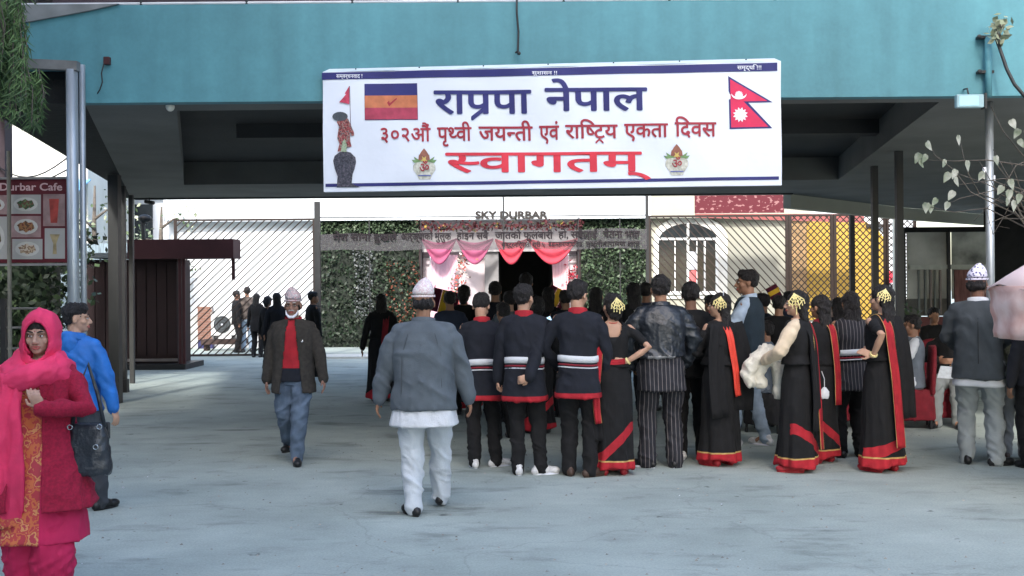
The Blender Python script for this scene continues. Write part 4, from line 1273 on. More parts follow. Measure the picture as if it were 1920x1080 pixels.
def skin_mesh(blob, voxel, smooth=3, dec=1.0):
    me = bpy.data.meshes.new('b'); me.from_pydata(blob.v, [], blob.f)
    o = bpy.data.objects.new('b', me); COL.objects.link(o)
    m_ = o.modifiers.new('r', 'REMESH'); m_.mode = 'VOXEL'; m_.voxel_size = voxel
    if smooth:
        m_ = o.modifiers.new('s', 'SMOOTH'); m_.factor = .5; m_.iterations = smooth
    if dec < 1:
        m_ = o.modifiers.new('d', 'DECIMATE'); m_.ratio = dec
    dg = bpy.context.evaluated_depsgraph_get()
    out = bpy.data.meshes.new_from_object(o.evaluated_get(dg))
    bpy.data.objects.remove(o); bpy.data.meshes.remove(me)
    return out
def wrinkle(me, amp, freq=(6, 6, 9), seed=0, mask=None):
    co = mesh_arrays(me)
    nr = np.empty(len(me.vertices) * 3, np.float32); me.vertices.foreach_get('normal', nr); nr = nr.reshape(-1, 3)
    sh = co.copy(); sh[:, 2] += co[:, 0] * .7 + co[:, 1] * .4
    p = sh * np.array(freq) + seed * 3.7
    w = vnoise(p * .6 + 5) * 1.6
    p2 = p + w[:, None]
    n = (1 - np.abs(2 * vnoise(p2) - 1)) ** 2.4
    n2 = (1 - np.abs(2 * vnoise(p2 * 2.1 + 9) - 1)) ** 2
    d = amp * (n * 1.5 + n2 * .6 - .65)
    if mask is not None: d = d * mask(co)
    co = co + nr * d[:, None]
    me.vertices.foreach_set('co', co.astype(np.float32).ravel()); me.update()
def sub_mesh(me, keep):
    """mesh of only the faces whose index is in the boolean array keep"""
    bm = bmesh.new(); bm.from_mesh(me); bm.faces.ensure_lookup_table()
    bmesh.ops.delete(bm, geom=[f for f in bm.faces if not keep[f.index]], context='FACES')
    out = bpy.data.meshes.new('s'); bm.to_mesh(out); bm.free()
    return out
def centres(me):
    c = np.empty(len(me.polygons) * 3, np.float32); me.polygons.foreach_get('center', c)
    return c.reshape(-1, 3)
def garment(root, name, blob, mt, voxel=.012, smooth=3, wr=None, parts=(), cut=None, dec=.5, seed=0, thick=0, mask=None, planes=()):
    me = skin_mesh(blob, voxel, smooth, dec)
    if wr: wrinkle(me, *wr, seed=seed, mask=mask)
    if planes:          # clean seams where borders start
        bm = bmesh.new(); bm.from_mesh(me)
        for co_, no_ in planes:
            bmesh.ops.bisect_plane(bm, geom=bm.verts[:] + bm.edges[:] + bm.faces[:], plane_co=co_, plane_no=no_, dist=1e-5)
        bm.to_mesh(me); bm.free()
    c = centres(me)
    left = np.ones(len(c), bool)
    if cut is not None: left &= ~cut(c[:, 0], c[:, 1], c[:, 2])
    first = None
    todo = []
    for (nm, m2, pred) in parts:
        k = left & pred(c[:, 0], c[:, 1], c[:, 2])
        left &= ~k
        todo.append((nm, m2, k))
    def put(nm, m2, k, par):
        if not k.any(): return None
        q = me if k.all() else sub_mesh(me, k)
        q.materials.clear(); q.materials.append(m2); q.shade_smooth(); q.name = nm
        o = link(bpy.data.objects.new(nm, q), par)
        if thick:
            md = o.modifiers.new('t', 'SOLIDIFY'); md.thickness = thick; md.offset = -1
        return o
    o = put(name, mt, left, root)
    for nm, m2, k in todo: put(nm, m2, k, o)
    return o
def ik(a, b, l1, l2, pole):
    a, b = Vector(a), Vector(b); d = b - a; L = d.length
    L2 = min(L, (l1 + l2) * .999)
    t = d.normalized()
    x = (l1 * l1 - l2 * l2 + L2 * L2) / (2 * L2)
    hgt = math.sqrt(max(0, l1 * l1 - x * x))
    pl = Vector(pole); pl = (pl - t * pl.dot(t)).normalized()
    return a + t * x + pl * hgt, a + t * L2

def person(label, u, vf, vt, yaw=0, fem=False, fat=1.0, lean=0, hipz=.90, wr_=None, wl_=None, pr=(1, -.6, -.3), pl=(-1, -.6, -.3),
           ar=None, al=None, hyaw=0, hpitch=0, skin=SKIN, top=None, bottom=None, shoes=None, hair='short', cap=None, face=False,
           vox=.008, cvox=.012, group=None, extra=None, pos=None, hgt=None, toes=(.25, .25), hcurl=.5, seed=None, hand_dirs=None, legpole=(0, 1, 0)):
    base = G(u, vf) if pos is None else Vector((*pos, 0))
    if hgt is None:
        hgt = P(u, vt, base.y).z
        if cap: hgt -= .035
    S = hgt / 1.70
    seed = seed if seed is not None else int(u * 7 + vf)
    rn = random.Random(seed)
    root = thing('person', label, 'person', base, R(yaw), group)
    root.scale = (S, S, S)
    dz = hipz - .90
    ca, sa = math.cos(lean), math.sin(lean)
    def fm(p):       # bend of the trunk about the hips
        p = Vector(p)
        q = min(1, max(0, (p.z - .92) / .30))
        a = -lean * q
        z, y = p.z - .92, p.y
        return Vector((p.x, y * math.cos(a) - z * math.sin(a), .92 + dz + y * math.sin(a) + z * math.cos(a)))
    SW_ = (.158 if fem else .178) * (1 + (fat - 1) * .5)
    shR, shL = fm((SW_, -.005, 1.385)), fm((-SW_, -.005, 1.385))
    wr_ = Vector(wr_ or (.27 * fat, .04, .80 + dz)); wl_ = Vector(wl_ or (-.27 * fat, .03, .80 + dz))
    elR, wr_ = ik(shR, wr_, .285, .255, pr); elL, wl_ = ik(shL, wl_, .285, .255, pl)
    ar = Vector(ar or (.10, .0, .085)); al = Vector(al or (-.10, .0, .085))
    hR, hL = Vector((.09 * fat, 0, .90 + dz)), Vector((-.09 * fat, 0, .90 + dz))
    knR, ar = ik(hR, ar, .42, .41, legpole); knL, al = ik(hL, al, .42, .41, legpole)
    neck = fm((0, -.01, 1.44)); head = fm((0, .012, 1.585))
    HM = Matrix.Translation(head) @ Matrix.Rotation(R(hyaw), 4, 'Z') @ Matrix.Rotation(R(-hpitch), 4, 'X')
    H3 = HM.to_3x3()
    def hp_(p): return HM @ Vector(p)
    J = dict(shR=shR, shL=shL, elR=elR, elL=elL, wR=wr_, wL=wl_, hR=hR, hL=hL, knR=knR, knL=knL, aR=ar, aL=al, neck=neck, head=head, HM=HM, fm=fm, S=S, fat=fat, fem=fem)
    # ---- the body: one continuous surface
    b = Blob()
    k = .93
    if fem: prof = [(.80, .13, .10), (.90, .155, .115), (1.02, .125, .095), (1.10, .118, .088), (1.22, .135, .10, .01), (1.32, .14, .095, .008), (1.40, .115, .075), (1.45, .06, .055)]
    else: prof = [(.80, .13, .10), (.90, .15, .11), (1.02, .138, .10), (1.15, .145, .10), (1.28, .155, .105), (1.36, .155, .095), (1.42, .11, .075), (1.46, .06, .06)]
    b.loft([(q[0], q[1] * fat * k, q[2] * fat * k) + tuple(q[3:]) for q in prof], fm)
    b.limb([neck - Vector((0, 0, .03)), hp_((0, -.018, -.05))], [.056 if not fem else .047, .054 if not fem else .045])
    b.ell(hp_((0, -.012, .030)), (.076, .094, .090), H3)
    b.ell(hp_((0, .022, -.030)), (.060, .070, .085), H3)
    b.ell(hp_((0, .064, -.086)), (.027, .024, .020), H3)
    if vox < .009:
        b.limb([hp_((0, .088, .012)), hp_((0, .102, -.012)), hp_((0, .110, -.030))], [.009, .011, .014], 8)
        for s_ in (1, -1):
            b.ell(hp_((s_ * .013, .098, -.036)), (.010, .010, .008), H3)
            b.ell(hp_((s_ * .030, .079, .026)), (.026, .014, .009), H3)
            b.ell(hp_((s_ * .040, .056, -.024)), (.024, .025, .026), H3)
        b.ell(hp_((0, .086, -.062)), (.024, .012, .012), H3)
    else:
        b.limb([hp_((0, .086, .012)), hp_((0, .102, -.028))], [.010, .013], 8)
        b.ell(hp_((0, .088, -.062)), (.022, .012, .012), H3)
    for s_ in (1, -1): b.ell(hp_((s_ * .079, -.004, -.008)), (.011, .020, .031), H3, 8, 6)
    af = .86 if fem else 1
    fa = 1 + (fat - 1) * .5
    fingers = vox < .011
    for sd, sh_, el_, w_ in ((1, shR, elR, wr_), (-1, shL, elL, wl_)):
        b.limb([sh_, sh_.lerp(el_, .5), el_, el_.lerp(w_, .35), w_], [.040 * af * fa, .040 * af * fa, .037 * af * fa, .038 * af * fa, .026 * af])
        d = (w_ - el_).normalized()
        if hand_dirs and hand_dirs.get(sd): d = Vector(hand_dirs[sd][0]).normalized(); nrm = Vector(hand_dirs[sd][1])
        else: nrm = Vector((-sd, 0, 0))         # palm faces the thigh
        nrm = (nrm - d * nrm.dot(d)).normalized()
        sdv = d.cross(nrm).normalized()          # across the palm
        if sdv.dot(Vector((0, 1, 0))) < 0 and not hand_dirs: sdv = -sdv
        HMt = Matrix((sdv, nrm, d)).transposed()
        hs = .92 if fem else 1
        b.limb([w_, w_ + d * .03], [.026 * af, .026 * af], 8)
        b.ell(w_ + d * .055 * hs, (.040 * hs, .016, .052 * hs), HMt, 12, 8)
        if fingers:
            for fi, (o_, L_) in enumerate(((.030, .072), (.010, .080), (-.010, .075), (-.029, .060))):
                p0 = w_ + d * .085 * hs + sdv * o_ * hs
                c1 = hcurl * (.5 + .12 * fi)
                d1 = (d * math.cos(c1) + nrm * math.sin(c1)); d2 = (d * math.cos(c1 * 2.3) + nrm * math.sin(c1 * 2.3))
                p1 = p0 + d1 * L_ * .5 * hs; p2 = p1 + d2 * L_ * .5 * hs
                b.limb([p0, p1, p2], [.0092, .0086, .0072], 8)
            t0 = w_ + d * .030 + sdv * .026
            b.limb([t0, t0 + (d * .6 + sdv * .75 + nrm * .3).normalized() * .038, t0 + (d * .6 + sdv * .75 + nrm * .3).normalized() * .038 + (d + nrm * .5).normalized() * .030], [.013, .0105, .0085], 8)
        else:
            b.ell(w_ + d * .115 + nrm * .02, (.034, .014, .045), HMt, 10, 6)
    for h_, k_, a_ in ((hR, knR, ar), (hL, knL, al)):
        b.limb([h_, h_.lerp(k_, .5), k_, k_.lerp(a_, .3), a_], [.078, .066, .050, .050, .034])
        b.limb([a_, a_ + Vector((0, .08, -.04))], [.032, .026], 8)
    me = skin_mesh(b, vox, 2, .34 if vox < .009 else .5)
    me.materials.append(skin); me.shade_smooth(); me.name = 'body'
    body = link(bpy.data.objects.new('body', me), root)
    # ---- face
    if face:
        for s_ in (1, -1):
            m = MB(); m.ell(hp_((s_ * .030, .0855, .006)), (.0125, .010, .0075), 12, 8, H3); ey = m.build('eye', EYEW, body, smooth=True)
            m = MB(); m.ell(hp_((s_ * .030, .0925, .006)), (.0062, .0045, .0062), 10, 6, H3); m.build('iris', IRIS, ey, smooth=True)
            m = MB(); m.tube([hp_((s_ * .043, .083, .007)), hp_((s_ * .036, .092, .0135)), hp_((s_ * .026, .0945, .014)), hp_((s_ * .017, .090, .008))], [.0022, .003, .003, .002], 6); m.build('eyelid', SKIN_D, body)
            m = MB(); m.tube([hp_((s_ * .050, .075, .026)), hp_((s_ * .038, .090, .033)), hp_((s_ * .024, .0955, .032)), hp_((s_ * .012, .096, .027))], [.002, .0042, .0042, .003], 6); m.build('eyebrow', GREYHAIR if face == 'old' else HAIR, body)
        m = MB()
        m.tube([hp_((-.026, .083, -.060)), hp_((-.012, .0965, -.056)), hp_((0, .0985, -.058)), hp_((.012, .0965, -.056)), hp_((.026, .083, -.060))], [.002, .0045, .004, .0045, .002], 8)
        m.tube([hp_((-.023, .084, -.064)), hp_((-.010, .0955, -.069)), hp_((.010, .0955, -.069)), hp_((.023, .084, -.064))], [.002, .0055, .0055, .002], 8)
        m.build('lips', LIP, body, smooth=True)
    # ---- hair
    hb = Blob()
    if hair in ('short', 'bowl'):
        hb.ell(hp_((0, -.022, .050)), (.084, .096, .084), H3); hb.ell(hp_((0, -.045, .012)), (.077, .062, .064), H3)
        hb.ell(hp_((0, .035, .088)), (.066, .050, .040), H3)
        if hair == 'bowl': hb.ell(hp_((0, .02, .095)), (.080, .085, .05), H3)
    elif hair in ('long', 'straight', 'bun'):
        hb.ell(hp_((0, -.018, .040)), (.086, .100, .090), H3); hb.ell(hp_((0, -.045, -.01)), (.083, .070, .085), H3)
        if hair == 'straight' or hair == 'long':
            q0, q1 = hp_((0, -.055, -.03)), hp_((0, -.075, -.20))
            hb.add(rings_geo([[q0.lerp(q1, t_) + H3 @ Vector((w_ * math.cos(a), d_ * math.sin(a), 0)) for a in [i * math.pi / 8 for i in range(16)]] for t_, w_, d_ in ((0, .085, .045), (.5, .088, .04), (1, .080, .035), (1.5 if hair == 'straight' else 1.2, .055, .025))][::-1]))
        else:
            hb.ell(hp_((0, -.105, -.01)), (.055, .045, .055), H3)
            hb.ell(hp_((0, -.07, -.07)), (.06, .04, .06), H3)
    elif hair == 'fringe_bald':
        hb.ell(hp_((0, -.030, -.002)), (.084, .086, .055), H3)
    if hb.v:
        if hair == 'grey': pass
        o = garment(root, 'hair', hb, HAIR, .008 if vox < .011 else .012, 1, (.009, (34, 34, 20)), dec=.7, seed=seed)
    # ---- cap
    if cap:
        cb = MB(); rr_ = []
        tall = .135
        for q_, rx, ry, sy in ((0, .084, .099, 0), (.25, .085, .099, 0), (.5, .078, .088, 0), (.72, .060, .062, .004), (.9, .036, .034, .006), (1.0, .016, .012, .008)):
            rr_.append([hp_((rx * math.cos(a), -.014 + sy + ry * math.sin(a), .052 + q_ * tall + (.010 * math.cos(a) if q_ > .3 else 0) + .006 * math.sin(a * 3) * q_)) for a in [i * math.pi / 14 for i in range(28)]])
        vs, fs = rings_geo(rr_); cb.add(vs, fs); o = cb.build('cap', cap, root, smooth=True)
        md = o.modifiers.new('s', 'SUBSURF'); md.levels = md.render_levels = 1
        cb = MB(); ring = [[hp_(((.087 + e) * math.cos(a), -.014 + (.101 + e) * math.sin(a), z_)) for a in [i * math.pi / 14 for i in range(28)]] for z_, e in ((.046, .002), (.046, .004), (.062, .004), (.062, .001))]
        vs, fs = rings_geo(ring); cb.add(vs, fs[:-2]); cb.build('cap_band', cap, o)
    # ---- clothes
    def sleeve(bl, rs, to=1.0, sides=(1, -1)):
        for sd, sh_, el_, w_ in ((1, shR, elR, wr_), (-1, shL, elL, wl_)):
            if sd not in sides: continue
            c_ = sh_ + (Vector((-.045 * sd, 0, -.012)))
            bl.ell(sh_ + Vector((-.014 * sd, 0, -.012)), (rs[0] * .84, rs[0] * .88, rs[0] * .80))
            bl.limb([fm((.065 * sd, -.012, 1.408)), sh_ + Vector((-.03 * sd, 0, -.006))], [.048, rs[0] * .78])
            if to >= 1:
                e_ = w_ + (w_ - el_).normalized() * .015
                bl.limb([c_, sh_.lerp(el_, .3), el_, el_.lerp(e_, .5), e_], [rs[0] * .88, rs[0] * .94, rs[1], (rs[1] + rs[2]) / 2, rs[2]], 14)
            else:
                bl.limb([c_, sh_.lerp(el_, to * .5), sh_.lerp(el_, to)], [rs[0], rs[0], rs[1]], 14)
    if bottom:
        kind, mt_ = bottom[0], bottom[1]
        bo = bottom[2] if len(bottom) > 2 else {}
        tb = Blob()
        if kind == 'trousers':
            f_ = fat * bo.get('loose', 1)
            tb.loft([(.80, .135 * fat, .110 * fat), (.90, .158 * fat, .116 * fat), (.98, .146 * fat, .106 * fat), (1.01, .13 * fat, .10 * fat)], lambda p: p + Vector((0, 0, dz)))
            for h_, k_, a_ in ((hR, knR, ar), (hL, knL, al)):
                e_ = a_ + Vector((0, -.005, -.035))
                tb.limb([h_, h_.lerp(k_, .45), k_, k_.lerp(e_, .5), e_], [.096 * f_, .092 * f_, .072 * f_ * (1 + (bo.get('low', 1) - 1) * .35), .066 * f_ * bo.get('low', 1), (.056 + bo.get('flare', 0)) * f_ * bo.get('low', 1)], 14)
            o = garment(root, 'trousers', tb, mt_, cvox, 2, (bo.get('amp', .010), (7, 7, 11)), dec=.85 if vox < .009 else .5, seed=seed)
        elif kind == 'sari':
            # pleated floor-length wrap with a red hem and a slanting border
            rr_ = []; n = 56
            tw_ = bo.get('twist', 0)
            prof = [(1.06, .135, .105), (.98, .155, .12), (.88, .178, .135), (.70, .185, .145), (.45, .185, .155), (.22, .195, .170), (.10, .212, .182), (.060, .215, .186)]
            for q in prof:
                z, rx, ry = q; t_ = 1 - min(1, z / 1.0)
                ring = []
                for i in range(n):
                    a = 2 * math.pi * i / n
                    fo = 1 + t_ * (.055 * math.sin(a * 7 + seed) + .05 * math.sin(a * 12 + z * 3 + seed * 2) + .04 * math.sin(a * 3 + z * 5 + seed))
                    p = Vector((rx * fat * fo * math.cos(a) + bo.get('dx', 0) * t_, ry * fat * fo * math.sin(a) + .02 * t_, z + (.018 * math.sin(a * 2 + seed) + .008 * math.sin(a * 5 + seed)) * (1 if z < .11 else 0)))
                    ring.append(p)
                rr_.append(ring)
            tb.add(rings_geo(rr_[::-1]))
            sl_, ofs = bo.get('slope', .9), bo.get('ofs', .28)
            parts = [('hem_border', RED_CLOTH, lambda x, y, z: (z < .135)), ('slant_border', RED_CLOTH, lambda x, y, z: (np.abs(z - (ofs + sl_ * (x * bo.get('side', 1)))) < .052) & (y * bo.get('face', -1) > -.02) & (z < .50))]
            if bo.get('gold', True):
                parts.insert(0, ('gold_edge', GOLDE, lambda x, y, z: (np.abs(z - .142) < .0069)))
            sd_ = bo.get('side', 1); nn_ = Vector((-sl_ * sd_, 0, 1)).normalized()
            o = garment(root, 'sari', tb, mt_, .010, 2, (.007, (9, 9, 3)), parts, dec=.7, seed=seed, planes=[((0, 0, .135), (0, 0, 1)), ((0, 0, .149), (0, 0, 1))] + ([((0, 0, ofs - .052), nn_), ((0, 0, ofs + .052), nn_), ((0, 0, .5), (0, 0, 1))] if ofs > 0 else []))
    if top:
        for tp in (top if isinstance(top, list) else [top]):
            kind, mt_ = tp[0], tp[1]
            to = tp[2] if len(tp) > 2 else {}
            hem = to.get('hem', .80); gr = to.get('grow', 0); fl_ = to.get('flare', 0)
            jb = Blob()
            F_ = fat
            if fem: pf = [(hem, .175 + fl_, .13 + fl_), (.92, .168, .125), (1.02, .143, .11), (1.10, .135, .103), (1.22, .150, .118), (1.32, .158, .112), (1.40, .135, .09), (1.435, .085, .07)]
            else: pf = [(hem, .178 + fl_, .135 + fl_), (.92, .172, .128), (1.05, .163, .122), (1.18, .172, .125), (1.30, .182, .125), (1.38, .165, .108), (1.425, .115, .085), (1.45, .078, .072)]
            pf = [q for i, q in enumerate(pf) if (i == 0 or q[0] > hem + .02) and q[0] <= to.get('ztop', 2)]
            pf = [(q[0], (q[1] + gr) * F_, (q[2] + gr) * F_) for q in pf]
            if to.get('belly'): pf = [(q[0], q[1] * (1 + .10 * math.exp(-((q[0] - 1.0) / .2) ** 2)), q[2] * (1 + .25 * math.exp(-((q[0] - 1.0) / .2) ** 2))) for q in pf]
            jb.loft(pf, fm, 24, 2.6)
            sl = to.get('sleeve', 1.0)
            if sl: sleeve(jb, [x_ * fa * (.9 if fem else 1) for x_ in to.get('rs', (.066, .056, .043))], sl, to.get('sides', (1, -1)))
            if to.get('lower'):   # cloth below the hip follows the thighs (seated)
                pass
            o = garment(root, to.get('name', kind), jb, mt_, to.get('vox', cvox), to.get('smooth', 4), (to.get('amp', .010), to.get('freq', (7, 7, 7))), to.get('parts', ()), to.get('cut'), dec=.85 if vox < .009 else .5, seed=seed + 1, mask=lambda co: np.clip((1.40 - co[:, 2]) / .14, .2, 1), thick=to.get('thick', 0), planes=to.get('planes', ()))
            if to.get('collar'):
                cb = MB(); rg = []
                for z_, e in ((1.415, .006), (1.47, .000), (1.472, -.008), (1.42, -.006)):
                    rg.append([fm((( .082 * (1 + (F_ - 1) * .4) + e) * math.cos(a), -.008 + (.074 + e) * math.sin(a), z_ + .012 * (-math.sin(a)))) for a in [i * math.pi / 12 for i in range(24)]])
                vs, fs = rings_geo(rg); cb.add(vs, fs[:-2]); cb.build('collar', to['collar'], o, smooth=True)
            if to.get('belt'):
                for z0_, z1_, mb_, e in to['belt']:
                    cb = MB(); rg = []
                    for z_, ee in ((z0_, -.01), (z0_, e), ((z0_ + z1_) / 2, e + .004), (z1_, e), (z1_, -.01)):
                        rg.append([fm(((.166 * F_ + gr + ee) * math.copysign(abs(math.cos(a)) ** .8, math.cos(a)), (.126 * F_ + gr + ee) * math.copysign(abs(math.sin(a)) ** .8, math.sin(a)), z_ + .006 * math.sin(a * 2 + seed))) for a in [i * math.pi / 18 for i in range(36)]])
                    vs, fs = rings_geo(rg); cb.add(vs, fs[:-2]); cb.build('waistband', mb_, o, smooth=True)
    if shoes:
        mt_, kind = shoes if isinstance(shoes, tuple) else (shoes, 'shoe')
        for sd, a_, k_ in ((1, ar, knR), (-1, al, knL)):
            zt = a_.z - .085
            sb = Blob()
            yw = -toes[0] if sd > 0 else toes[1]
            Mx = Matrix.Rotation(yw, 3, 'Z')
            def q_(x, y, z): return Vector((a_.x, a_.y, zt)) + Mx @ Vector((x, y, z))
            sb.ell(q_(0, -.045, .035), (.036, .045, .040), Mx); sb.ell(q_(0, .045, .042), (.041, .075, .042), Mx); sb.ell(q_(0, .120, .034), (.045, .066, .036), Mx)
            if kind != 'sandal': sb.limb([q_(0, -.03, .05), q_(0, -.02, .085)], [.038, .040])
            for i_, p in enumerate(sb.v):
                if p[2] < zt + .004: sb.v[i_] = (p[0], p[1], zt + .004)
            o = garment(root, 'shoe' if kind != 'sandal' else 'sandal', sb, mt_, .008, 1, dec=.6)
            m = MB(); vs = []
            pts = [(.036 * math.sin(t_ * math.pi * 2) * (1.15 if math.cos(t_ * 6.283) > 0 else .95), .05 + .125 * math.cos(t_ * math.pi * 2)) for t_ in [i / 18 for i in range(18)]]
            m.slab([(q_(x, y, 0).x, q_(x, y, 0).y) for x, y in pts], zt + .001, zt + .016)
            m.build('sole', mt_ if kind != 'trainer' else INK_WHITE, o)
    if extra: extra(root, J)
    return root

def ribbon(root, name, mt, pts, width, thick=.006, wave=.008, n=6, edge=None, wdir=(1, 0, 0)):
    """a hanging band of cloth: pts = centre line, width = list or number"""
    pts = [Vector(p) for p in pts]
    dense = []
    for i in range(len(pts) - 1):
        for q in range(4): dense.append(pts[i].lerp(pts[i + 1], q / 4))
    dense.append(pts[-1])
    for _ in range(2):
        dense = [dense[0]] + [(dense[i - 1] + dense[i] * 2 + dense[i + 1]) / 4 for i in range(1, len(dense) - 1)] + [dense[-1]]
    ws = width if hasattr(width, '__len__') else [width] * 2
    wd = Vector(wdir)
    m = MB(); L_ = len(dense)
    for i, p in enumerate(dense):
        t_ = i / (L_ - 1); w = ws[0] + (ws[-1] - ws[0]) * t_
        tg = (dense[min(i + 1, L_ - 1)] - dense[max(i - 1, 0)]).normalized()
        a = (wd - tg * wd.dot(tg)).normalized(); nn = tg.cross(a)
        for j in range(n + 1):
            s_ = j / n - .5
            m.v.append(tuple(p + a * s_ * w + nn * wave * math.sin(j * 2.1 + i * .25)))
    for i in range(L_ - 1):
        for j in range(n):
            k_ = i * (n + 1) + j; m.f.append((k_, k_ + 1, k_ + n + 2, k_ + n + 1))
    o = m.build(name, mt, root, smooth=True)
    md = o.modifiers.new('t', 'SOLIDIFY'); md.thickness = thick; md.offset = 0
    if edge:
        for sgn in (-.5, .5):
            e = MB(); e.tube([Vector(m.v[i * (n + 1) + (0 if sgn < 0 else n)]) for i in range(L_)], .0032, 5); e.build('edge', GOLDE, o)
    return o
def ornament(J, root, side=1, tilt=0, yaw=0, pos=(-.035, -.085, .055), s_=1.0):
    """fan of gilt chains pinned over the hair"""
    HM = J['HM']
    M2 = HM @ Matrix.Translation(pos) @ Matrix.Rotation(R(yaw), 4, 'Z') @ Matrix.Rotation(R(tilt), 4, 'Y')
    m = MB()
    top_ = Vector((0, 0, .045 * s_))
    n = 6
    ends = []
    for i in range(n):
        a = R(-50 + 100 * i / (n - 1))
        e = Vector((math.sin(a) * .078 * s_, -.012 - .02 * math.cos(a), .045 * s_ - math.cos(a) * (.080 + .012 * (i % 2)) * s_))
        ends.append(e)
        m.tube([M2 @ top_, M2 @ (top_.lerp(e, .5) + Vector((0, -.006, 0))), M2 @ e], .0042 * s_, 5)
        m.tube([M2 @ e, M2 @ (e + Vector((0, 0, -.028 * s_)))], .0035 * s_, 5)
        m.ell(M2 @ (e + Vector((0, 0, -.03 * s_))), .006 * s_, 6, 4)
    for q in (.4, .7, 1.0):
        m.tube([M2 @ (top_.lerp(e, q) + Vector((0, -.006 * (1 - q), -.008 * (1 if i % 2 else 0)))) for i, e in enumerate(ends)], .0042 * s_, 5)
    m.ell(M2 @ top_, .007 * s_, 8, 6)
    return m.build('hair_ornament', GOLD, root)
def bangle(root, J, side, q=.92, mt=None, r_=.036):
    a, b_ = (J['elR'], J['wR']) if side > 0 else (J['elL'], J['wL'])
    c = a.lerp(b_, q); d = (b_ - a).normalized()
    m = MB(); m.tube([c - d * .008, c + d * .008], r_, 16); m.build('bangle', mt or GOLD, root)

dark_top = lambda hem=.66, **k: ('tunic', NAVY_CLOTH, dict(hem=hem, flare=.030, collar=RED_CLOTH, belt=((1.005, 1.062, WHITE_CLOTH, .014), (.975, .990, MAROON, .012), (.955, .966, WHITE_CLOTH, .011)),
            planes=[((0, 0, hem + .05), (0, 0, 1)), ((.245, 0, 0), (1, 0, 0)), ((-.245, 0, 0), (1, 0, 0))], parts=[('hem_border', RED_CLOTH, lambda x, y, z: (z < hem + .05) & (np.abs(x) < .245))], **k))

# --- A: woman with the pink scarf
def dress_A(root, J):
    fm, HM = J['fm'], J['HM']
    hp_ = lambda p: HM @ Vector(p)
    H3 = HM.to_3x3()
    # scarf hood
    b = Blob()
    b.ell(hp_((0, -.020, .035)), (.112, .128, .130), H3)
    b.ell(hp_((0, -.01, -.05)), (.112, .115, .115), H3)
    b.limb([hp_((.0, -.02, -.06)), fm((0, -.01, 1.42))], [.10, .115])
    Hi = HM.inverted()
    A = np.array(Hi.to_3x3()); T = np.array(Hi.translation)
    def cutf(x, y, z):
        p = np.stack([x, y, z], 1) @ A.T + T
        return ((p[:, 0] / .073) ** 2 + ((p[:, 2] + .020) / .116) ** 2 < 1) & (p[:, 1] > 0.0)
    garment(root, 'headscarf', b, PINK, .010, 3, (.010, (9, 9, 5)), cut=cutf, dec=.8, thick=.007, seed=3)
    # rolled edge of the hood round the face
    m = MB(); m.tube([hp_((.075 * math.cos(a), .055 + .02 * math.sin(a) + .012 * abs(math.cos(a)), -.015 + .112 * math.sin(a))) for a in [math.pi * (-.28 + 1.56 * i / 20) for i in range(21)]], [.010] * 21, 8)
    m.build('scarf_edge', PINK, root, smooth=True)
    # cowl of loops at the neck and shoulders
    b = Blob()
    for (r_, ry, z, t, tilt, cx) in ((.115, .11, 1.425, .045, .35, .0), (.155, .135, 1.385, .05, .25, .01), (.19, .14, 1.345, .048, .1, .03)):
        pts = [fm((cx + r_ * math.cos(a), .02 + ry * math.sin(a), z - tilt * .12 * math.sin(a) + .02 * math.cos(a * 2 + 1))) for a in [i * 2 * math.pi / 20 for i in range(21)]]
        b.add(tube_geo(pts, t, 10, True))
    garment(root, 'scarf_cowl', b, PINK, .010, 2, (.014, (9, 9, 13)), dec=.7, seed=5)
    # long hanging end down her right side and the trailing panel
    b = Blob()
    def panel(pts, w0, w1, d_, sd_=0):
        rg = []
        for i, p in enumerate(pts):
            q = i / (len(pts) - 1); w = w0 + (w1 - w0) * q
            rg.append([Vector(p) + Vector((w * math.cos(a) * (1 + .07 * math.sin(5 * a + i)), d_ * math.sin(a) * (1 + .5 * math.sin(6 * a + i * .4 + sd_)), 0)) for a in [k * math.pi / 14 for k in range(28)]])
        return rings_geo(rg[::-1])
    b.add(panel([(.12, .15, 1.36), (.13, .19, 1.2), (.13, .20, 1.0), (.14, .20, .8), (.15, .20, .60), (.16, .19, .47)], .085, .115, .024))
    b.add(panel([(.20, .02, 1.38), (.245, .06, 1.2), (.26, .08, 1.0), (.27, .09, .80), (.26, .08, .66)], .07, .10, .040, 2))
    garment(root, 'scarf_end', b, PINK, .010, 2, (.013, (16, 16, 3)), dec=.7, seed=6, parts=[('scarf_fringe', FLORAL, lambda x, y, z: (z < .53))])
    # bindi and hairline
    m = MB(); m.ell(hp_((0, .0985, .034)), (.0035, .002, .0035), 8, 6, H3); m.build('bindi', INK_MAR, root)
    b = Blob(); b.ell(hp_((0, -.012, .062)), (.079, .094, .075), H3)
    garment(root, 'hair', b, HAIR, .008, 1, (.003, (30, 30, 10)), dec=.5)
    # cardigan buttons
    for z in (1.22, 1.08, .94, .80):
        m = MB(); m.ell(fm((-.082, .152, z)), .007, 8, 6); m.build('button', MAROON, root)
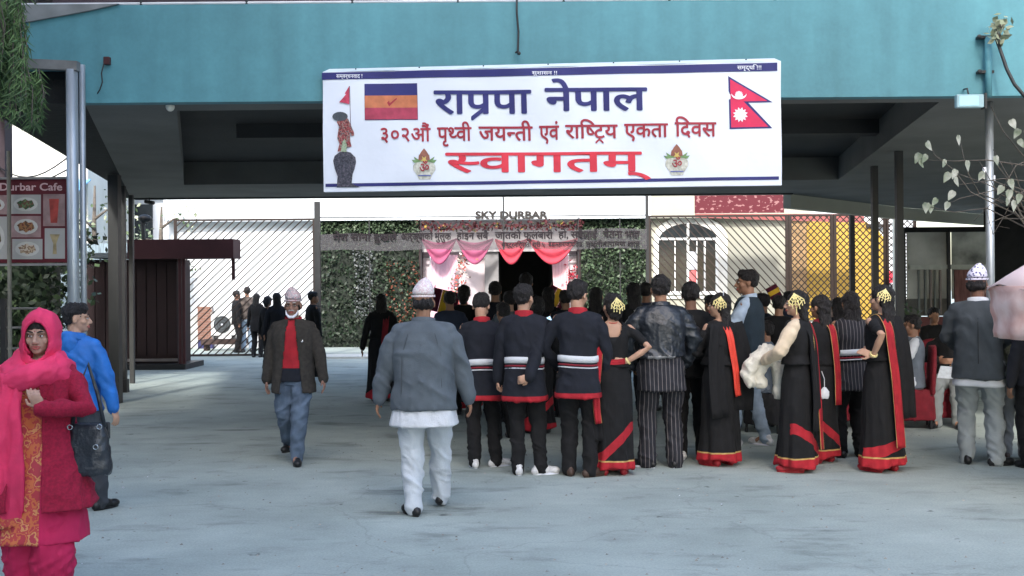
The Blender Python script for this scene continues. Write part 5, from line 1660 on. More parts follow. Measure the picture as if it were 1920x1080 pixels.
    # pale inner lip
A = person('woman in a hot pink headscarf, crimson cardigan and orange brocade tunic walking toward the viewer', 80, 1120, 594, yaw=184, fem=True, fat=1.10,
    wr_=(.34, .06, .93), wl_=(-.085, .235, 1.17), pl=(-1, -.3, -.6), pr=(1, -.4, 0), ar=(.09, -.02, .085), al=(-.09, .06, .085), hyaw=4, hpitch=2, skin=mat('skin_warm_brown', (.40, .235, .175), .5, .1, 12, .12, 150), face=True, hair=None,
    hand_dirs={1: ((.1, .2, -1), (-1, 0, 0)), -1: ((.35, .25, .85), (0.2, -1, 0.1))}, hcurl=.9, vox=.0055, cvox=.010,
    bottom=('trousers', PINK2, dict(loose=1.0, low=1.75, amp=.012)), shoes=SANDAL,
    top=[('tunic', FLORAL, dict(hem=.36, flare=.06, grow=.008, sleeve=0, amp=.006, planes=[((-.055, 0, .5), (1, 0, 0)), ((.17, 0, .5), (1, 0, 0))], parts=[('side_panel', PINK2, lambda x, y, z: ((x < -.055) | (x > .17)) & (z < .95))])),
         ('cardigan', CARDIGAN, dict(hem=.56, flare=.08, grow=.032, rs=(.070, .062, .044), amp=.010, thick=.008, planes=[((-.050, 0, 1.2), Vector((1, 0, -.06)).normalized()), ((.12, 0, 1.2), (1, 0, 0))],
              cut=lambda x, y, z: (y > .03) & (x > -.050 + .06 * (z - 1.2)) & (x < .12) & (z < 1.46)))],
    extra=dress_A)
# black shoulder bag hanging from her arm
bagp = A.matrix_basis @ Vector((-.285, .03, .93))
bag = thing('shoulder_bag', 'black shoulder bag with silver buckles on the arm of the woman in the pink headscarf', 'handbag', bagp, R(184))
m = Blob(); m.loft([(-.17, .115, .055), (-.14, .125, .06), (0, .11, .05), (.09, .09, .035), (.11, .08, .02)], None, 20, 3.2)
garment(bag, 'bag_body', m, LEATHER, .010, 2, (.008, (9, 9, 9)), dec=.6)
m = MB(); m.box((-.10, -.075, .015), (.10, -.058, .11)); m.build('flap', LEATHER, bag, bev=.01)
m = MB(); m.tube([(-.09, 0, .09), (-.05, -.02, .26), (0, -.01, .44), (.05, .0, .30), (.085, 0, .09)], .011, 8); m.build('strap', LEATHER, bag, smooth=True)
SIL = mat('silver_metal', (.7, .7, .7), .25, .05, metal=.9)
for x, z in ((-.08, .10), (.075, .10), (-.06, -.01)):
    m = MB(); m.tube([(x + .013 * math.cos(a * math.pi / 6), .064, z + .013 * math.sin(a * math.pi / 6)) for a in range(13)], .003, 6); m.build('ring', SIL, bag)

# --- B: man in the blue jacket behind her
def hood_B(root, J):
    fm = J['fm']
    b = Blob(); pts = [fm((.085 * math.cos(a), -.03 + .07 * math.sin(a), 1.425 - .03 * math.sin(a))) for a in [math.pi * (1 - .1 + 1.2 * i / 12) for i in range(13)]]
    b.add(tube_geo(pts, .030, 10, True)); b.ell(fm((0, -.11, 1.38)), (.09, .035, .075))
    garment(root, 'hood', b, BLUE_JACKET, .010, 2, (.010, (12, 12, 12)), dec=.7)
person('man in a bright blue jacket walking away behind the woman in the pink headscarf', 145, 962, 572, yaw=-14, hyaw=-62, fat=1.05, skin=SKIN_L, wr_=(.31, .06, .84), wl_=(-.30, .0, .84), ar=(.11, .16, .085), al=(-.09, -.16, .12),
       top=('jacket', BLUE_JACKET, dict(hem=.84, flare=.010, grow=.010, rs=(.070, .062, .044), amp=.010, freq=(7, 7, 8), collar=BLUE_JACKET)), bottom=('trousers', mat('charcoal_cloth', (.05, .055, .065), .9, .2, 8, .3, 200), {}), shoes=SHOE_BLACK, extra=hood_B, face=True, vox=.0065)

# --- C: man in the red sweater
def dress_C(root, J):
    fm, HM = J['fm'], J['HM']; hp_ = lambda p: HM @ Vector(p)
    m = MB(); m.tube([hp_((-.028, .088, -.052)), hp_((-.014, .103, -.044)), hp_((0, .106, -.043)), hp_((.014, .103, -.044)), hp_((.028, .088, -.052))], [.004, .007, .006, .007, .004], 7); m.build('moustache', GREYHAIR, root)
    m = MB(); m.tube([hp_((-.062, .055, -.045)), hp_((-.05, .078, -.085)), hp_((-.02, .096, -.112)), hp_((.02, .096, -.112)), hp_((.05, .078, -.085)), hp_((.062, .055, -.045))], [.004, .010, .015, .015, .010, .004], 8); m.build('face_mask', INK_WHITE, root, smooth=True)
    for s_ in (1, -1):
        m = MB(); m.tube([hp_((s_ * .031 + .017 * math.cos(a * math.pi / 7), .101, .004 + .013 * math.sin(a * math.pi / 7))) for a in range(15)], .0015, 5)
        m.tube([hp_((s_ * .048, .100, .006)), hp_((s_ * .076, .02, .008))], .0015, 5); m.build('spectacles', DARK_STEEL, root)
        # lapel
        m = MB(); m.add([fm((s_ * .060, .098, 1.43)), fm((s_ * .118, .125, 1.34)), fm((s_ * .105, .146, 1.22)), fm((s_ * .078, .150, 1.10)), fm((s_ * .055, .135, 1.28))], [(0, 1, 4), (1, 2, 4), (2, 3, 4)])
        o = m.build('lapel', BROWN_WOOL, root); md = o.modifiers.new('t', 'SOLIDIFY'); md.thickness = .008; md.offset = 0
    m = MB(); m.ell(fm((-.118, .148, 1.235)), (.006, .004, .014), 8, 6); m.ell(fm((-.106, .146, 1.228)), (.008, .004, .005), 8, 6); m.build('lapel_pin', SIL, root)
person('moustached man in a patterned cap, brown blazer, red sweater and jeans walking toward the viewer', 552, 868, 545, yaw=181, cap=TOPI1, hair='fringe_bald', face='old', fat=1.06, wr_=(.275, .0, .79), wl_=(-.315, .07, .82), pr=(1, -.6, 0),
       ar=(.09, -.26, .17), al=(-.045, .12, .085), skin=mat('skin_old_brown', (.30, .165, .12), .55, .1, 12, .1, 150), vox=.006, cvox=.010,
       top=[('sweater', RED_CLOTH, dict(hem=.83, sleeve=0, grow=.008, amp=.006, collar=RED_CLOTH, planes=[((0, 0, .965), (0, 0, 1))], parts=[('sweater_hem', NAVY_CLOTH, lambda x, y, z: z < .965)])),
            ('blazer', BROWN_WOOL, dict(hem=.715, flare=.012, grow=.020, rs=(.068, .060, .048), amp=.008, thick=.008, cut=lambda x, y, z: (y > .02) & (np.abs(x) < .058 + .055 * np.clip((1.25 - z) / .5, 0, 1) - .02 * np.clip((z - 1.3) / .1, 0, 1)) & (z < 1.45)))],
       bottom=('trousers', JEANS, dict(loose=1.05, amp=.012)), shoes=SHOE_BLACK, extra=dress_C)

# --- D: broad man in the grey blazer seen from behind
def dress_D(root, J):
    fm = J['fm']
    m = MB(); m.tube([fm((0, -.168, 1.28)), fm((.001, -.170, 1.1)), fm((0, -.176, .95)), fm((0, -.182, .84))], .0028, 5); m.build('back_seam', DGREY_WOOL, root)
    for s_ in (1, -1):
        m = MB(); m.tube([fm((s_ * .10, -.150, 1.36)), fm((s_ * .145, -.152, 1.2)), fm((s_ * .15, -.16, 1.0)), fm((s_ * .155, -.165, .85))], .0022, 5); m.build('side_seam', DGREY_WOOL, root)
person('broad man in peaked white cap, grey blazer and long white shirt seen from behind', 797, 960, 531, yaw=-2, cap=TOPI2, hair='fringe_bald', fat=1.23, toes=(.1, .55), wr_=(.35, .05, .79), wl_=(-.36, .02, .81), pr=(1, -.5, 0), pl=(-1, -.5, 0), ar=(.095, .24, .085), al=(-.070, -.12, .085), vox=.0065, cvox=.010,
       top=[('long_shirt', WHITE_CLOTH, dict(hem=.665, flare=.045, sleeve=0, grow=-.012, ztop=.95, amp=.008, freq=(14, 14, 4))),
            ('blazer', GREY_WOOL, dict(hem=.79, flare=.012, grow=.002, rs=(.070, .064, .050), amp=.014, smooth=4, collar=GREY_WOOL, belly=True, freq=(5, 5, 6)))],
       bottom=('trousers', PALE_TROUSER, dict(loose=.92, amp=.012)), shoes=SHOE_BLACK, extra=dress_D)

# --- young men in dark tunics with white waistbands
GRP = None
person('young man with bowed head in a dark tunic and white trainers, nearest the grey blazer', 906, 876, 553, yaw=6, lean=.10, hpitch=38, hyaw=-20, skin=SKIN_L, hgt=1.62, wr_=(.12, .20, 1.0), wl_=(-.22, .12, .86), toes=(1.1, .1), ar=(.13, .02, .085), al=(-.085, -.02, .085),
       top=dark_top(.67), bottom=('trousers', BLACK_CLOTH, dict(loose=.98, amp=.011)), shoes=(SHOE_WHITE, 'trainer'), fat=.98)
person('young man in a dark tunic holding one hand clenched behind his back', 985, 889, 536, yaw=-4, hyaw=-25, skin=SKIN_L, wr_=(.04, -.225, .83), pr=(1, -.5, 0), wl_=(-.25, .06, .84), hand_dirs={1: ((-.85, -.2, -.3), (0, 1, .1)), -1: ((0, .1, -1), (1, 0, 0))}, hcurl=1.5, toes=(1.2, .2), ar=(.14, -.02, .085), al=(-.06, -.03, .085),
       top=dark_top(.665), bottom=('trousers', BLACK_CLOTH, dict(loose=1.0, amp=.011)), shoes=(SHOE_WHITE, 'trainer'))
person('young man in a dark tunic and brown shoes beside the lady with bare back', 1086, 893, 529, yaw=-8, hyaw=-30, hpitch=10, skin=SKIN_L, wr_=(.24, .08, .86), wl_=(-.20, .16, .95), toes=(.8, .3), ar=(.10, -.02, .085), al=(-.09, .04, .085),
       top=dark_top(.69), bottom=('trousers', BLACK_CLOTH, dict(loose=1.02, amp=.011)), shoes=SHOE_BROWN)

BLOUSE_CUT = lambda x, y, z: (y < 0) & ((x / .085) ** 2 + ((z - 1.44) / .15) ** 2 < 1)
def sari_top(**k):
    return ('blouse', BLACK_CLOTH, dict(hem=1.02, sleeve=.75, rs=(.052, .046, .04), amp=.005, thick=.004, **k))
def dress_E(root, J):
    fm = J['fm']
    ornament(J, root, pos=(-.03, -.145, .03), s_=1.15)
    ribbon(root, 'sash', RED_CLOTH, [fm((-.11, .02, 1.44)), fm((-.135, -.09, 1.40)), fm((-.145, -.13, 1.25)), fm((-.16, -.15, 1.05)), (-.185, -.17, .80), (-.175, -.165, .62), (-.16, -.16, .50)], (.075, .060), edge=GOLD)
    ribbon(root, 'shawl_end', BLACK_CLOTH, [fm((-.17, -.02, 1.38)), (-.20, -.05, 1.1), (-.205, -.07, .8), (-.18, -.10, .5), (-.16, -.12, .33)], (.12, .14), wave=.016)
    ribbon(root, 'waist_tie', RED_CLOTH, [(-.10, -.118, 1.075), (0, -.130, 1.065), (.10, -.118, 1.075)], (.05, .05), wdir=(0, 0, 1), wave=.003)
    m = MB(); m.tube([fm((.055 * math.cos(a), -.012 + .052 * math.sin(a), 1.44 + .01 * math.sin(a))) for a in [i * math.pi / 10 for i in range(21)]], .004, 5); m.build('necklace', mat('red_beads', (.5, .02, .02), .4), root)
    bangle(root, J, -1); bangle(root, J, 1)
person('lady in a black and red sari with bare upper back, hand on her hip', 1150, 889, 552, yaw=4, fem=True, hair='bun', skin=SKIN_L, hyaw=20, wr_=(.115, -.09, 1.065), pr=(1, -.5, 0), wl_=(-.215, .02, .80),
       hand_dirs={1: ((-.8, -.2, .1), (0, 1, 0)), -1: ((0, 0, -1), (1, 0, 0))}, hcurl=.4, bottom=('sari', BLACK_CLOTH, dict(ofs=.30, slope=.95, side=1, face=-1)), shoes=(SANDAL, 'sandal'), top=sari_top(cut=BLOUSE_CUT, parts=[('neck_border', RED_CLOTH, lambda x, y, z: (x < -.075) & (y < 0) & (z > 1.36))]), extra=dress_E, vox=.0065)

# --- man in the leather jacket
person('tall man in a shiny black leather jacket over a striped tunic with his back turned', 1241, 876, 519, yaw=2, fat=1.10, skin=SKIN, wr_=(.24, .14, .92), wl_=(-.24, .14, .92), toes=(.3, .9), ar=(.12, 0, .085), al=(-.13, .0, .085),
       top=[('tunic', STRIPED, dict(hem=.69, flare=.03, sleeve=0, grow=-.006, amp=.008)), ('leather_jacket', LEATHER, dict(hem=.985, grow=.012, rs=(.078, .066, .050), amp=.014, freq=(9, 9, 12), collar=LEATHER, parts=[('hem_piping', mat('grey_piping', (.25, .25, .26), .5), lambda x, y, z: (z < 1.003) & (y < 0) & (np.abs(x) < .14) & (x < .10))]))],
       bottom=('trousers', STRIPED, dict(loose=1.05, amp=.012, flare=.01)), shoes=(SHOE_BLACK, 'trainer'))
person('young man in plain black between the leather jacket and the lady with the red sash', 1297, 860, 532, yaw=-3, skin=SKIN_D, wr_=(.22, .14, .98), wl_=(-.2, .12, .9), top=('shirt', BLACK_CLOTH, dict(hem=.80, amp=.010)), bottom=('trousers', BLACK_CLOTH, {}), shoes=(SHOE_WHITE, 'trainer'),
       extra=lambda root, J: [garment(root, 'silver_bag', Blob().loft([(.98, .06, .03, .04, -.16), (1.06, .07, .045, .04, -.165), (1.14, .05, .03, .04, -.16)], None, 14), pattern('silver_print', [(.02, .02, .025), (.4, .4, .42)], 45, .4, 'noise', [0, .56]), .010, 1, dec=.6)])

# --- G: lady with orange-red sash, face in profile
def dress_G(root, J):
    fm = J['fm']
    ornament(J, root, pos=(-.088, -.03, .045), yaw=-70, s_=1.05, tilt=10)
    m = MB(); HM = J['HM']; m.tube([HM @ Vector((-.01, -.05, .06)), HM @ Vector((-.075, -.06, .15))], .006, 6); m.build('hair_pin', INK_WHITE, root)
    ribbon(root, 'sash', mat('vermilion_silk', (.62, .05, .03), .5, .15, 8), [fm((-.02, .10, 1.42)), fm((-.02, -.06, 1.44)), fm((.0, -.145, 1.32)), fm((.02, -.165, 1.15)), (.05, -.185, .95), (.06, -.19, .78), (.075, -.185, .70)], (.085, .070), edge=None)
    ribbon(root, 'shawl_end', BLACK_CLOTH, [fm((.12, -.08, 1.42)), (.16, -.13, 1.15), (.19, -.14, .85), (.17, -.14, .55)], (.20, .24), wave=.018)
    ribbon(root, 'shawl_end', BLACK_CLOTH, [fm((-.12, -.10, 1.40)), (-.17, -.13, 1.15), (-.18, -.16, .85), (-.14, -.18, .5)], (.16, .22), wave=.018)
person('lady in a black sari with a vermilion sash and white hairpin, face in profile', 1352, 872, 552, yaw=28, hyaw=38, fem=True, fat=1.06, hair='straight', skin=SKIN_L, wr_=(.06, .22, 1.1), wl_=(-.05, .24, 1.1), bottom=('sari', BLACK_CLOTH, dict(ofs=-.5, slope=0, dx=.0)), shoes=(SANDAL, 'sandal'),
       top=('blouse', BLACK_CLOTH, dict(hem=1.0, sleeve=1, grow=.012, rs=(.062, .056, .05), amp=.010)), extra=dress_G, face=True)

# --- H: man in vest and pale blue shirt
def dress_H(root, J):
    fm = J['fm']
    m = MB(); m.ell(fm((-.10, .145, 1.26)), (.022, .006, .022), 12, 8); m.build('badge', mat('pink_rosette', (.75, .06, .20), .6), root)
    m = MB(); m.ell(fm((-.10, .152, 1.25)), (.008, .004, .026), 8, 6); m.build('badge', INK_WHITE, root)
person('tall young man in dark vest and pale blue shirt, in profile behind the black saris', 1407, 836, 508, yaw=62, hyaw=28, fat=1.0, hair='short', face=True, skin=SKIN, lean=.02, wr_=(.10, .22, 1.02), pr=(.7, -1, .0), wl_=(-.05, .28, 1.05), ar=(.10, -.12, .085), al=(-.09, .14, .085),
       top=[('shirt', SHIRT_BLUE, dict(hem=.86, grow=-.010, collar=SHIRT_BLUE, rs=(.068, .060, .044), amp=.012)), ('vest', VEST_NAVY, dict(hem=.87, sleeve=0, grow=.012, amp=.006))],
       bottom=('trousers', PALE_JEANS, dict(loose=.92)), shoes=(SHOE_WHITE, 'trainer'), extra=dress_H, vox=.0065)

# --- I: lady with the cream jacket over her arm
def dress_I(root, J):
    fm = J['fm']
    ornament(J, root, pos=(-.092, .01, .045), yaw=-80, s_=1.2, tilt=-12)
    m = MB(); HM = J['HM']; m.tube([HM @ Vector((-.086, .0, -.04)), HM @ Vector((-.088, .0, -.10))], .005, 6); m.build('earring', GOLD, root)
    ribbon(root, 'sash', RED_CLOTH, [fm((.07, .13, 1.25)), fm((.085, .05, 1.44)), fm((.09, -.08, 1.42)), fm((.075, -.145, 1.25)), fm((.06, -.16, 1.05)), (.05, -.19, .75), (.02, -.21, .45), (.0, -.22, .22)], (.075, .085), edge=GOLD)
    ribbon(root, 'shawl_end', BLACK_CLOTH, [fm((-.02, -.04, 1.44)), fm((-.03, -.14, 1.28)), fm((-.04, -.16, 1.05)), (-.05, -.19, .75), (-.06, -.20, .4)], (.15, .20), wave=.016)
    ribbon(root, 'necklace', mat('red_beads', (.5, .02, .02), .4), [fm((.05, -.06, 1.45)), fm((0, -.10, 1.42)), fm((-.05, -.06, 1.45))], (.014, .014), wdir=(0, 0, 1), wave=.002)
I_ = person('lady in a black sari with cream sleeves and a large gilt fan hairpiece', 1498, 883, 547, yaw=58, hyaw=18, fem=True, fat=1.05, hair='straight', skin=SKIN_L, wr_=(.05, .25, 1.08), pr=(.6, -1, -.3), wl_=(-.12, .28, 1.05), bottom=('sari', BLACK_CLOTH, dict(ofs=.26, slope=.8, side=-1, face=-1)), shoes=(SANDAL, 'sandal'),
       top=[('sleeves', mat('cream_knit', (.62, .50, .36), .9, .08, 20, .2, 90), dict(hem=1.05, grow=-.008, rs=(.080, .068, .050), amp=.008)), ('blouse_body', BLACK_CLOTH, dict(hem=1.02, grow=.012, sleeve=0, amp=.005))], extra=dress_I, face=True, vox=.0065)
# the cream fleece jacket draped over her arm (its own thing)
jp = I_.matrix_basis @ Vector((.02, .30, 1.0))
jk = thing('folded_jacket', 'cream fleece jacket hanging over the arm of the lady with cream sleeves', 'jacket', jp, R(0))
b = Blob()
b.loft([(-.30, .040, .05, .10, 0), (-.20, .050, .055, .10, 0), (0, .06, .06, .09, 0), (.10, .07, .06, .05, 0)], None, 16)
b.limb([(.10, 0, .08), (-.02, 0, .12), (-.12, -.02, .06), (-.19, -.02, -.08), (-.17, -.02, -.16)], [.055, .06, .065, .055, .045])
b.limb([(.06, 0, .06), (-.05, 0, .02), (-.10, 0, -.10), (-.07, -.02, -.17)], [.06, .065, .06, .045])
b.limb([(.10, .0, .10), (.03, -.02, .13), (-.05, .0, .10)], [.05, .055, .05])
garment(jk, 'fleece', b, CREAM_CLOTH, .010, 2, (.020, (10, 10, 7)), dec=.8, seed=9)
b = Blob(); b.loft([(-.32, .045, .053, .10, 0), (-.275, .047, .055, .10, 0)], None, 16)
garment(jk, 'cuff', b, CREAM_CLOTH, .009, 1, dec=.8)
# --- J lady behind
def dress_J(root, J):
    fm = J['fm']
    ribbon(root, 'sash', RED_CLOTH, [fm((.02, .02, 1.46)), fm((.03, -.12, 1.40)), fm((.04, -.15, 1.2)), (.05, -.18, .9), (.05, -.19, .6)], (.09, .08), edge=GOLD)
person('lady with long hair and a red scarf half hidden behind the one with cream sleeves', 1541, 866, 556, yaw=30, hyaw=10, fem=True, hair='straight', skin=SKIN, wr_=(.06, .2, 1.1), wl_=(-.1, .2, 1.1), bottom=('sari', BLACK_CLOTH, dict(ofs=.3, slope=.8, side=-1)), shoes=(SANDAL, 'sandal'),
       top=('blouse', BLACK_CLOTH, dict(hem=1.0, sleeve=1, collar=MAROON, rs=(.058, .05, .044))), extra=dress_J)
hb_ = thing('white_purse', 'small white cloth purse dangling by the lady with the red scarf', 'purse', P(1546, 737, 9.75))
b = Blob(); b.loft([(-.05, .03, .02), (-.02, .045, .03), (.03, .03, .02), (.055, .012, .01)], None, 14); garment(hb_, 'pouch', b, WHITE_CLOTH, .006, 1, (.006, (20, 20, 20)), dec=.7)
m = MB(); m.tube([(0, 0, .05), (.0, 0, .13), (-.02, .02, .2)], .004, 5); m.build('cord', WHITE_CLOTH, hb_)

# --- K: dark striped figure with white waist tie
person('person in a dark striped tunic with a white knotted waist tie, face hidden', 1597, 857, 549, yaw=4, hyaw=0, hair='straight', fem=True, fat=1.08, skin=SKIN, wr_=(.06, .22, 1.1), wl_=(-.06, .22, 1.1), ar=(.1, .0, .085), al=(-.12, 0, .085),
       top=('tunic', STRIPED, dict(hem=.70, flare=.03, grow=.006, amp=.008, rs=(.06, .056, .05), belt=((1.06, 1.12, WHITE_CLOTH, .010), (1.03, 1.045, MAROON, .010), (1.01, 1.022, WHITE_CLOTH, .010)))), bottom=('trousers', BLACK_CLOTH, dict(loose=1.1)), shoes=SHOE_BLACK)

# --- L: lady with red sash on the right
def dress_L(root, J):
    fm = J['fm']
    ornament(J, root, pos=(-.078, -.06, .045), yaw=-50, s_=1.0, tilt=16)
    ribbon(root, 'sash', RED_CLOTH, [fm((-.06, .06, 1.42)), fm((-.05, -.04, 1.45)), fm((-.05, -.135, 1.33)), fm((-.045, -.165, 1.15)), (-.02, -.195, .9), (.0, -.205, .6), (.01, -.21, .38), (.01, -.215, .24)], (.085, .095), edge=GOLD)
    ribbon(root, 'shawl_end', BLACK_CLOTH, [fm((.08, -.06, 1.43)), fm((.08, -.15, 1.22)), (.10, -.18, .9), (.12, -.19, .5)], (.14, .18), wave=.016)
    m = MB(); m.tube([fm((.058 * math.cos(a), -.012 + .055 * math.sin(a), 1.445)) for a in [i * math.pi / 10 for i in range(21)]], .004, 5); m.build('necklace', GOLD, root)
    bangle(root, J, -1)
person('lady in a black sari with straight red sash, arm folded, near the draped chair', 1657, 883, 537, yaw=22, hyaw=25, fem=True, fat=1.03, hair='straight', skin=SKIN_L, wl_=(-.20, -.10, 1.07), pl=(-.3, -1, -.8), wr_=(.10, .2, 1.1), hand_dirs={-1: ((-.6, .6, .4), (0, 1, 0)), 1: ((0, 1, 0), (-1, 0, 0))},
       bottom=('sari', BLACK_CLOTH, dict(ofs=.25, slope=.35, side=1, face=-1)), shoes=(SANDAL, 'sandal'), top=('blouse', BLACK_CLOTH, dict(hem=1.02, sleeve=.8, rs=(.056, .05, .04), thick=.004, cut=lambda x, y, z: (x > .03) & (y < 0) & (((x - .09) / .055) ** 2 + ((z - 1.37) / .11) ** 2 < 1))), extra=dress_L, face=True, vox=.0065)

# --- M: man with the blue and white cap
def dress_M(root, J):
    fm = J['fm']
    m = MB(); m.tube([fm((0, -.15, 1.3)), fm((0, -.155, 1.1)), fm((0, -.16, .9)), fm((0, -.168, .80))], .0026, 5); m.build('back_seam', BLACK_CLOTH, root)
person('man in blue and white cap, dark grey blazer and pale trousers by the pole', 1836, 872, 503, yaw=-24, hyaw=-22, cap=TOPI3, hair='fringe_bald', fat=1.12, skin=SKIN_D, wr_=(.10, .28, 1.03), pr=(.9, -.8, -.2), wl_=(-.1, .25, 1.0), toes=(.9, .2), ar=(.14, .02, .085), al=(-.10, .06, .085),
       top=[('long_shirt', WHITE_CLOTH, dict(hem=.70, flare=.03, sleeve=0, grow=-.014, ztop=.95, amp=.006)), ('blazer', DGREY_WOOL, dict(hem=.765, flare=.014, grow=.006, rs=(.076, .066, .052), amp=.011, collar=WHITE_CLOTH))],
       bottom=('trousers', LIGHT_GREY, dict(loose=.98, amp=.014)), shoes=SHOE_BLACK, extra=dress_M, vox=.0065)
person('person in an olive fleece and grey trousers partly hidden by the pink parasol', 1902, 862, 545, yaw=-30, hyaw=-10, fat=1.1, skin=SKIN, wr_=(.1, .25, 1.0), wl_=(-.26, .1, .95), hair='straight', fem=True, ar=(.10, .08, .085), al=(-.08, 0, .085),
       top=('fleece', OLIVE_FUR, dict(hem=.84, flare=.03, grow=.02, rs=(.076, .07, .055), amp=.016, freq=(18, 18, 18))), bottom=('trousers', mat('stone_grey_cloth', (.26, .26, .26), .9, .1, 8), dict(loose=1.0, amp=.012)), shoes=SHOE_BROWN)
person('person in a black and grey banded top at the very edge beside the olive fleece', 1948, 878, 560, yaw=10, fat=1.1, skin=SKIN, hair='short', top=('jersey', pattern('banded_knit', [(.015, .015, .02), (.12, .12, .13)], 3, .9, 'wave', [0, .8], stretch=(0, 0, 1)), dict(hem=.84, grow=.02)), bottom=('trousers', BLACK_CLOTH, dict(loose=1.1)), shoes=SHOE_BLACK)

# --- seated guests and their chairs
def chair(label, x, y, rz, cover, arm=False):
    t = thing('draped_chair', label, 'chair', (x, y, 0), R(rz))
    for sx in (-.19, .19):
        for sy in (-.18, .18):
            m = MB(); m.tube([(sx, sy, 0), (sx * .95, sy * .95, .40)], .016, 8); m.build('leg', DARK_STEEL, t)
    b = Blob(); b.add(rings_geo([[Vector(((.225 + e) * math.copysign(abs(math.cos(a)) ** .6, math.cos(a)) * (1 + w_ * math.sin(9 * a)), (.22 + e) * math.copysign(abs(math.sin(a)) ** .6, math.sin(a)) * (1 + w_ * math.cos(8 * a)), z)) for a in [i * math.pi / 22 for i in range(44)]] for z, e, w_ in ((.10, .02, .05), (.25, .012, .035), (.40, .0, .01), (.45, -.02, 0))]))
    garment(t, 'seat_cover', b, cover, .012, 2, (.010, (12, 12, 3)), dec=.7)
    b = Blob(); b.add(rings_geo([[Vector((w_ * math.copysign(abs(math.cos(a)) ** .5, math.cos(a)), -.20 - .04 * (z - .4) + .035 * math.sin(a), z)) for a in [i * math.pi / 12 for i in range(24)]] for z, w_ in ((.40, .21), (.6, .22), (.8, .21), (.93, .19), (.96, .14))]))
    garment(t, 'back_cover', b, cover, .012, 2, (.006, (12, 12, 4)), dec=.7)
    return t
def seated(label, u, vfoot, yaw, toplist, bot, shoe, hgt=1.66, skin_=SKIN, back=0, cover=MAROON, chlabel=None, wr_=(.16, .30, .62), wl_=(-.16, .30, .62), hyaw=0, cap=None, hair='short', knees=.44, **k):
    p = G(u, vfoot)
    # feet at p; hips behind along facing
    r_ = person(label, u, vfoot, 0, yaw=yaw, pos=(p.x, p.y), hgt=hgt, hipz=.54, ar=(.12, .42, .085), al=(-.12, .40, .085), wr_=wr_, wl_=wl_, top=toplist, bottom=bot, shoes=shoe, skin=skin_, hyaw=hyaw, cap=cap, hair=hair, legpole=(0, 1, 2), **k)
    if chlabel: chair(chlabel, p.x, p.y, yaw, cover)
    return r_
seated('seated elder in a grey vest with white sleeves on the red draped chair', 1712, 800, 75, [('shirt', WHITE_CLOTH, dict(hem=.86, grow=-.008, rs=(.064, .058, .046), amp=.012)), ('vest', mat('slate_vest', (.12, .14, .17), .9, .15, 8), dict(hem=.84, sleeve=0, grow=.008, amp=.007))], ('trousers', WHITE_CLOTH, dict(loose=1.1, amp=.014)), SHOE_BLACK, chlabel='chair under a dark red cloth holding the elder in the grey vest', wr_=(.14, .32, .68))
pp_ = seated('seated guest in black with grey trousers holding a pale paper', 1785, 795, 150, [('jacket', BLACK_CLOTH, dict(hem=.84))], ('trousers', mat('dove_grey_cloth', (.22, .24, .24), .9, .1, 8), dict(loose=1.1, amp=.012)), SHOE_BLACK, chlabel='chair under a dark red cloth facing the viewer beside the man in the dark blazer', wr_=(.12, .30, .80), wl_=(-.10, .30, .80))
pa_ = thing('paper_sheet', 'pale printed sheet held by the seated guest in black', 'paper', P(1777, 698, 11.5), R(-10))
m = MB(); m.add([(-.11, 0, -.06), (.09, .02, -.075), (.13, .06, .05), (-.06, .05, .065), (-.11, .004, -.06), (.09, .024, -.075), (.13, .064, .05), (-.06, .054, .065)], [(0, 1, 2, 3), (7, 6, 5, 4)]); m.build('sheet', mat('newsprint', (.55, .58, .60), .8, .1, 30), pa_)
seated('seated man in pale jeans bending behind the white jacket', 1437, 808, 62, [('jumper', mat('slate_blue_knit', (.10, .13, .17), .9, .2, 9), dict(hem=.84))], ('trousers', mat('faded_grey_denim', (.20, .23, .27), .9, .2, 8), dict(loose=1.05, amp=.012)), SHOE_BLACK, chlabel='chair hidden behind the saris under the man in grey denim', cover=mat('black_cover', (.02, .02, .022), .9), hgt=1.6)
chair('empty chair under a dark red cloth between the standing saris and the seated elder', *G(1572, 800).xy, 200, MAROON)
chair('empty dark red draped chair by the terracotta planter', *G(1765, 775).xy, 170, MAROON)
seated('guest in dark clothes seated by the glass frontage', 1752, 738, 190, [('jacket', BLACK_CLOTH, dict(hem=.84))], ('trousers', NAVY_CLOTH, {}), SHOE_BLACK, vox=.011)

# --- the dark crowd under the canopy
kinds = [('short', False), ('straight', True), ('short', False), ('bun', True)]
def crowd(label, u, vf, vt, yaw, hair='short', fem=False, topm=BLACK_CLOTH, botm=BLACK_CLOTH, long_=False, hem=.78, skin=SKIN, sash=None, cap=None, hyaw=0, fat=1.0, shoes_=SHOE_BLACK, far=False, **k):
    ex = None
    if sash: ex = lambda root, J: ribbon(root, 'sash', sash, [J['fm']((.08, -.02, 1.44)), J['fm']((.07, -.14, 1.3)), J['fm']((.04, -.16, 1.05)), (.02, -.19, .7), (.02, -.2, .4)], (.09, .09))
    return person(label, u, vf, vt, yaw=yaw, hair=hair, fem=fem, fat=fat, skin=skin, top=('jacket' if not long_ else 'blouse', topm, dict(hem=hem if not long_ else 1.0, vox=.014)), hyaw=hyaw, cap=cap,
                  bottom=('sari', botm, dict(ofs=.28, slope=.8, gold=False)) if long_ else ('trousers', botm, {}), shoes=shoes_, vox=.011, cvox=.015, extra=ex, group='dark clothed crowd under the canopy', **k)
GB = mat('dim_blue_cloth', (.03, .04, .07), .9)
crowd('lady in black with a dark red shawl standing alone under the canopy', 716, 752, 552, 10, 'straight', True, sash=MAROON, long_=True, fat=1.15)
crowd('dark figure just behind the red sweater man, toward the gate post', 588, 706, 548, -60, 'short', topm=BLACK_CLOTH, fat=1.1, hyaw=-20)
